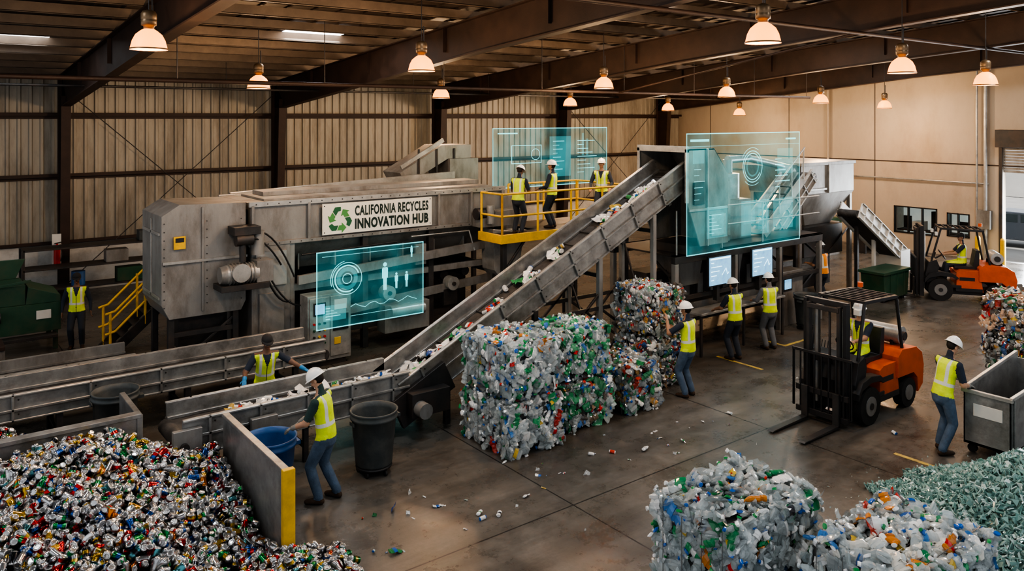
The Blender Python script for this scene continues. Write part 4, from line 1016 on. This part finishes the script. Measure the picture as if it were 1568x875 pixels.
    for j in range(k+1):
        ph=math.pi/2*(1-j/k)
        for i in range(n):
            a=2*math.pi*i/n; q=hcN+f0*A[0]*math.sin(ph+1e-3)*math.cos(a)+lf*A[1]*math.sin(ph+1e-3)*math.sin(a)+up*A[2]*math.cos(ph); HV.append(q[:])
    for j in range(k):
        for i in range(n): HF.append((j*n+i,j*n+(i+1)%n,(j+1)*n+(i+1)%n,(j+1)*n+i))
    o=len(HV)
    for (fr,sd_,dz) in ((1.0,1.0,.004),(1.16,1.14,-.006),(1.16,1.14,-.012),(.98,.98,-.004)):
        for i in range(n):
            a=2*math.pi*i/n; ca=math.cos(a)
            ext=fr+(.20*max(0,ca)**1.5 if fr>1.1 else 0)
            if hat!='white': ext=fr if fr<1.1 else (1.0+.62*max(0,ca)**.8 if ca>.25 else 1.02)
            s2=sd_ if (hat=='white' or ca>.25) else 1.0
            q=hcN+f0*A[0]*ext*ca+lf*A[1]*s2*math.sin(a)+up*dz; HV.append(q[:])
    for j in range(3):
        for i in range(n): HF.append((o+j*n+i,o+j*n+(i+1)%n,o+(j+1)*n+(i+1)%n,o+(j+1)*n+i))
    b.add(HV,HF,m,True)
    if hat=='white':
        a=[];q=[]; pts=[hcN+f0*A[0]*math.cos(t)*1.0+up*A[2]*math.sin(t)*1.0 for t in np.linspace(.35,math.pi-.35,9)]
        loftm(a,q,pts,[(.014,.01)]*9,lf,8); b.add(a,q,m,True)
    ob=b.done(name,0,origin=False)
    me=ob.data; co=np.empty(len(me.vertices)*3);me.vertices.foreach_get('co',co);co=co.reshape(-1,3)
    for nm,val in (('vt',(co-np.array(P))@np.array(td)),('vs',(co-np.array(P))@np.array(side))):
        at=me.attributes.new(nm,'FLOAT','POINT'); at.data.foreach_set('value',val.astype(np.float32))
    s=height/1.80
    ob.location=loc; ob.rotation_euler=(0,0,R2(heading)); ob.scale=(s,s,s)
    return ob

human('worker',(4.72,10.5,0),132,1.86,lean=.16,hands=((.42,.16,1.02),(.44,-.12,1.0)),feet=((.06,.12,.09),(-.1,-.12,.09)),shirt=shirtG,skin=skinA,glove=gloveG,hpitch=22)
human('worker',(4.9,13.42,0),262,1.76,hipz=.94,lean=.28,hands=((.45,.62,1.12),(.42,-.42,1.10)),hat='cap',skin=skinC,glove=gloveB,pants=jeansD,hpitch=8)
human('worker',(3.2,21.0,0),-105,1.78,hands=((.08,.3,.88),(.08,-.3,.88)),hat='cap',skin=skinC,pants=jeansD,longs=True,hpitch=10,palm=(0,1,0))
human('worker',(12.05,10.18,0),98,1.82,lean=.05,hands=((.36,.18,1.42),(.40,-.10,1.22)),shirt=shirtN,pants=jeans,skin=skinB,hpitch=5,palm=(1,0,-.3),curl=.12)
human('worker',(14.72,11.1,0),80,1.80,lean=.08,hands=((.42,.2,1.06),(.45,-.18,1.08)),pants=jeansD,skin=skinB,hpitch=8)
human('worker',(16.05,11.12,0),70,1.76,lean=.08,hands=((.40,.2,1.10),(.42,-.16,1.12)),pants=greyt,shirt=shirtR,skin=skinA,longs=True,hpitch=5)
human('worker',(21.2,12.9,0),85,1.78,lean=.12,hands=((.40,.2,1.15),(.42,-.16,1.12)),pants=jeansD,vest=vestO,skin=skinB,hpitch=10)
human('worker',(12.35,15.95,PZ),20,1.74,lean=.12,hands=((.38,.16,1.12),(.40,-.14,1.1)),pants=jeansD,skin=skinC,hpitch=20)
human('worker',(13.78,16.3,PZ),120,1.80,hands=((.30,.2,1.05),(.30,-.2,1.02)),pants=jeansD,skin=skinB,longs=True)
human('worker',(15.5,16.2,PZ),215,1.80,hands=((.25,.28,1.0),(.25,-.26,1.0)),pants=jeansD,skin=skinB,longs=True)
human('worker',(13.33,6.02,0),-22,1.86,lean=.27,hands=((.46,.16,1.06),(.40,-.12,1.03)),feet=((.06,.12,.09),(-.12,-.13,.09)),shirt=shirtN,pants=jeans,skin=skinA,glove=gloveG,hpitch=18)
def driver(F,sk,hat='white'):
    M=place(F[0],F[1],0,F[2]); p=M@Vector((-.66,0,0))
    human('forklift_driver',(p.x,p.y,0),F[2],1.76,hipz=1.14,lean=.02,hands=((.46,.13,1.36),(.46,-.13,1.36)),feet=((.50,.13,.60),(.52,-.13,.60)),pants=jeansD,skin=sk,hat=hat,curl=.6,hyaw=25)
driver(F1,skinB); driver(F2,skinB,'cap')

# ---------------------------------------------------------------- holographic displays
def hmat(nm,tr,ecol,es,noisy=False):
    h=bpy.data.materials.new(nm);h.use_nodes=True;N=h.node_tree.nodes;L=h.node_tree.links;N.clear()
    o=N.new('ShaderNodeOutputMaterial');t=N.new('ShaderNodeBsdfTransparent');e=N.new('ShaderNodeEmission');a=N.new('ShaderNodeAddShader')
    t.inputs[0].default_value=(*tr,1);e.inputs[0].default_value=(*ecol,1);e.inputs[1].default_value=es
    if noisy:
        tc=N.new('ShaderNodeTexCoord');n=N.new('ShaderNodeTexNoise');n.inputs['Scale'].default_value=1.1;mr=N.new('ShaderNodeMapRange');mr.inputs['From Min'].default_value=.35;mr.inputs['From Max'].default_value=.7;mr.inputs['To Min'].default_value=.03;mr.inputs['To Max'].default_value=.20
        L.new(tc.outputs['Object'],n.inputs['Vector']);L.new(n.outputs['Fac'],mr.inputs['Value']);L.new(mr.outputs[0],e.inputs[1])
    L.new(t.outputs[0],a.inputs[0]);L.new(e.outputs[0],a.inputs[1]);L.new(a.outputs[0],o.inputs[0]); return h
hfilm=hmat('hologram_film',(.76,.92,.93),(.08,.72,.78),.1,True); ln=hmat('hologram_line',(.6,.75,.75),(.22,.90,.95),1.0); fl=hmat('hologram_fill',(.85,.95,.95),(.2,.85,.9),.17)
def holo(name,x0,x1,z0,z1,y,kind):
    b=B(); w=x1-x0;h=z1-z0
    def q(a0,a1,c0,c1,m,d=.004):
        X0,X1,Z0,Z1=x0+a0*w,x0+a1*w,z0+c0*h,z0+c1*h
        b.add([(X0,y-d,Z0),(X1,y-d,Z0),(X1,y-d,Z1),(X0,y-d,Z1)],[(0,1,2,3)],m)
    def ring(cx,cz,r0,r1,m,a0=0,a1=360,n=48):
        cx=x0+cx*w;cz=z0+cz*h;vs=[];k=int(n*(a1-a0)/360)+1
        for i in range(k+1):
            a=R2(a0+(a1-a0)*i/k); vs+=[(cx+r0*math.cos(a),y-.006,cz+r0*math.sin(a)),(cx+r1*math.cos(a),y-.006,cz+r1*math.sin(a))]
        b.add(vs,[(2*i,2*i+1,2*i+3,2*i+2) for i in range(k)],m)
    def person(cx,c0,s):
        u=s*h
        cz=z0+c0*h;X=x0+cx*w
        P=[(X-.09*u,cz+.80*u),(X+.09*u,cz+.80*u),(X+.12*u,cz+.74*u),(X+.11*u,cz+.42*u),(X+.075*u,cz+.42*u),(X+.065*u,cz),(X+.01*u,cz),(X,cz+.4*u),(X-.01*u,cz),(X-.065*u,cz),(X-.075*u,cz+.42*u),(X-.11*u,cz+.42*u),(X-.12*u,cz+.74*u)]
        b.add([(p[0],y-.006,p[1]) for p in P],[list(range(len(P)))],ln)
        ring(cx,c0+s*.9,0,.075*u,ln)
    q(0,1,0,1,hfilm,0)
    t=.022/w; tz=.022/h
    for (a,c,d,e) in ((0,1,0,tz),(0,1,1-tz,1),(0,t,0,1),(1-t,1,0,1)): q(a,c,d,e,ln)
    if kind=='A':
        ring(.27,.62,.34,.355,ln); ring(.27,.62,.27,.30,ln,20,300); ring(.27,.62,.16,.25,fl); ring(.27,.62,.10,.115,ln); ring(.27,.62,.38,.395,ln,100,200)
        person(.62,.40,.38); person(.73,.40,.22); person(.83,.40,.22); person(.88,.80,.16)
        q(.06,.26,.1,.30,fl)
        for i in range(5): q(.08,.12+.03*((i*3)%4),.12+i*.035,.13+i*.035,ln)
        for i in range(14):
            a=.3+i*.045; P=[(x0+a*w,z0+(.24+.03*math.sin(i*1.7))*h),(x0+(a+.045)*w,z0+(.24+.03*math.sin((i+1)*1.7))*h)]
            b.add([(P[0][0],y-.006,P[0][1]),(P[1][0],y-.006,P[1][1]),(P[1][0],y-.006,P[1][1]+.012),(P[0][0],y-.006,P[0][1]+.012)],[(0,1,2,3)],ln)
        q(.05,.95,.93,.935,ln); q(.3,.95,.12,.125,ln)
    elif kind=='B':
        q(.47,.66,.15,.85,fl); q(.15,.40,.4,.41,ln); q(.15,.4,.7,.71,ln); q(.15,.155,.4,.7,ln); q(.395,.4,.4,.7,ln); ring(.35,.55,.15,.165,ln)
        for i in range(9): q(.72,.78+.02*((i*5)%7),.2+i*.07,.21+i*.07,ln); q(.5,.54+.015*((i*3)%5),.2+i*.07,.21+i*.07,ln)
        q(.04,.2,.9,.92,ln); q(.76,.78,.5,.9,fl); q(.8,.82,.5,.8,fl)
    else:
        q(.03,.18,.93,.95,ln); q(.86,.96,.93,.945,ln); q(0,1,.89,.892,ln)
        ring(.55,.70,.36,.38,ln); ring(.55,.70,.30,.32,ln,30,330); ring(.55,.70,.2,.24,fl); ring(.55,.70,.44,.452,ln,60,150); ring(.55,.70,.44,.452,ln,230,300)
        q(.16,.33,.12,.38,fl); q(.45,.70,.10,.40,fl); q(.16,.33,.377,.38,ln); q(.45,.70,.397,.40,ln); q(.47,.57,.2,.36,fl); q(.2,.3,.15,.33,fl); q(.6,.68,.14,.36,fl)
        for i in range(6): q(.76,.8+.02*((i*5)%6),.50+i*.05,.508+i*.05,ln); q(.18,.22+.02*((i*3)%4),.16+i*.03,.164+i*.03,ln); q(.06,.1+.015*((i*5)%4),.45+i*.05,.454+i*.05,ln)
        q(.74,.93,.12,.40,fl); q(.78,.93,.62,.85,fl); q(.05,.14,.75,.86,fl)
    o=b.done(name,0); return o
holo('hologram_display',6.96,9.6,.85,2.52,16.0,'A')
holo('hologram_display',13.0,17.4,3.4,5.1,17.95,'B')
holo('hologram_display',13.6,17.9,2.35,5.05,11.55,'C')

# ---------------------------------------------------------------- light + camera
w=bpy.data.worlds.new('daylight'); SC.world=w; w.use_nodes=True
bg=w.node_tree.nodes['Background']; bg.inputs[0].default_value=(.90,.94,1,1); bg.inputs[1].default_value=.78
sun=bpy.data.lights.new('sun','SUN'); sun.energy=3.5; sun.angle=.02; sun.color=(1,.95,.88)
so=bpy.data.objects.new('sun',sun); SC.collection.objects.link(so); so.rotation_euler=Vector((.35,.3,-.83)).to_track_quat('-Z','Y').to_euler()
al=bpy.data.lights.new('doorway_daylight','AREA'); al.shape='RECTANGLE'; al.size=4; al.size_y=3.2; al.energy=1000; al.color=(.9,.95,1)
ao=bpy.data.objects.new('doorway_daylight',al); SC.collection.objects.link(ao); ao.location=(XW+.5,10.4,1.7); ao.rotation_euler=Vector((-1,0,-.15)).to_track_quat('-Z','Z').to_euler()
cam=bpy.data.cameras.new('camera'); co=bpy.data.objects.new('camera',cam); SC.collection.objects.link(co); SC.camera=co
cam.sensor_width=36; cam.lens=28.0; cam.shift_y=-.1642; cam.clip_end=300
co.location=(0,0,5.4); co.rotation_euler=(R2(90),0,-math.atan2(.606,.795))
SC.view_settings.look='AgX - High Contrast'
SC.view_settings.exposure=.22
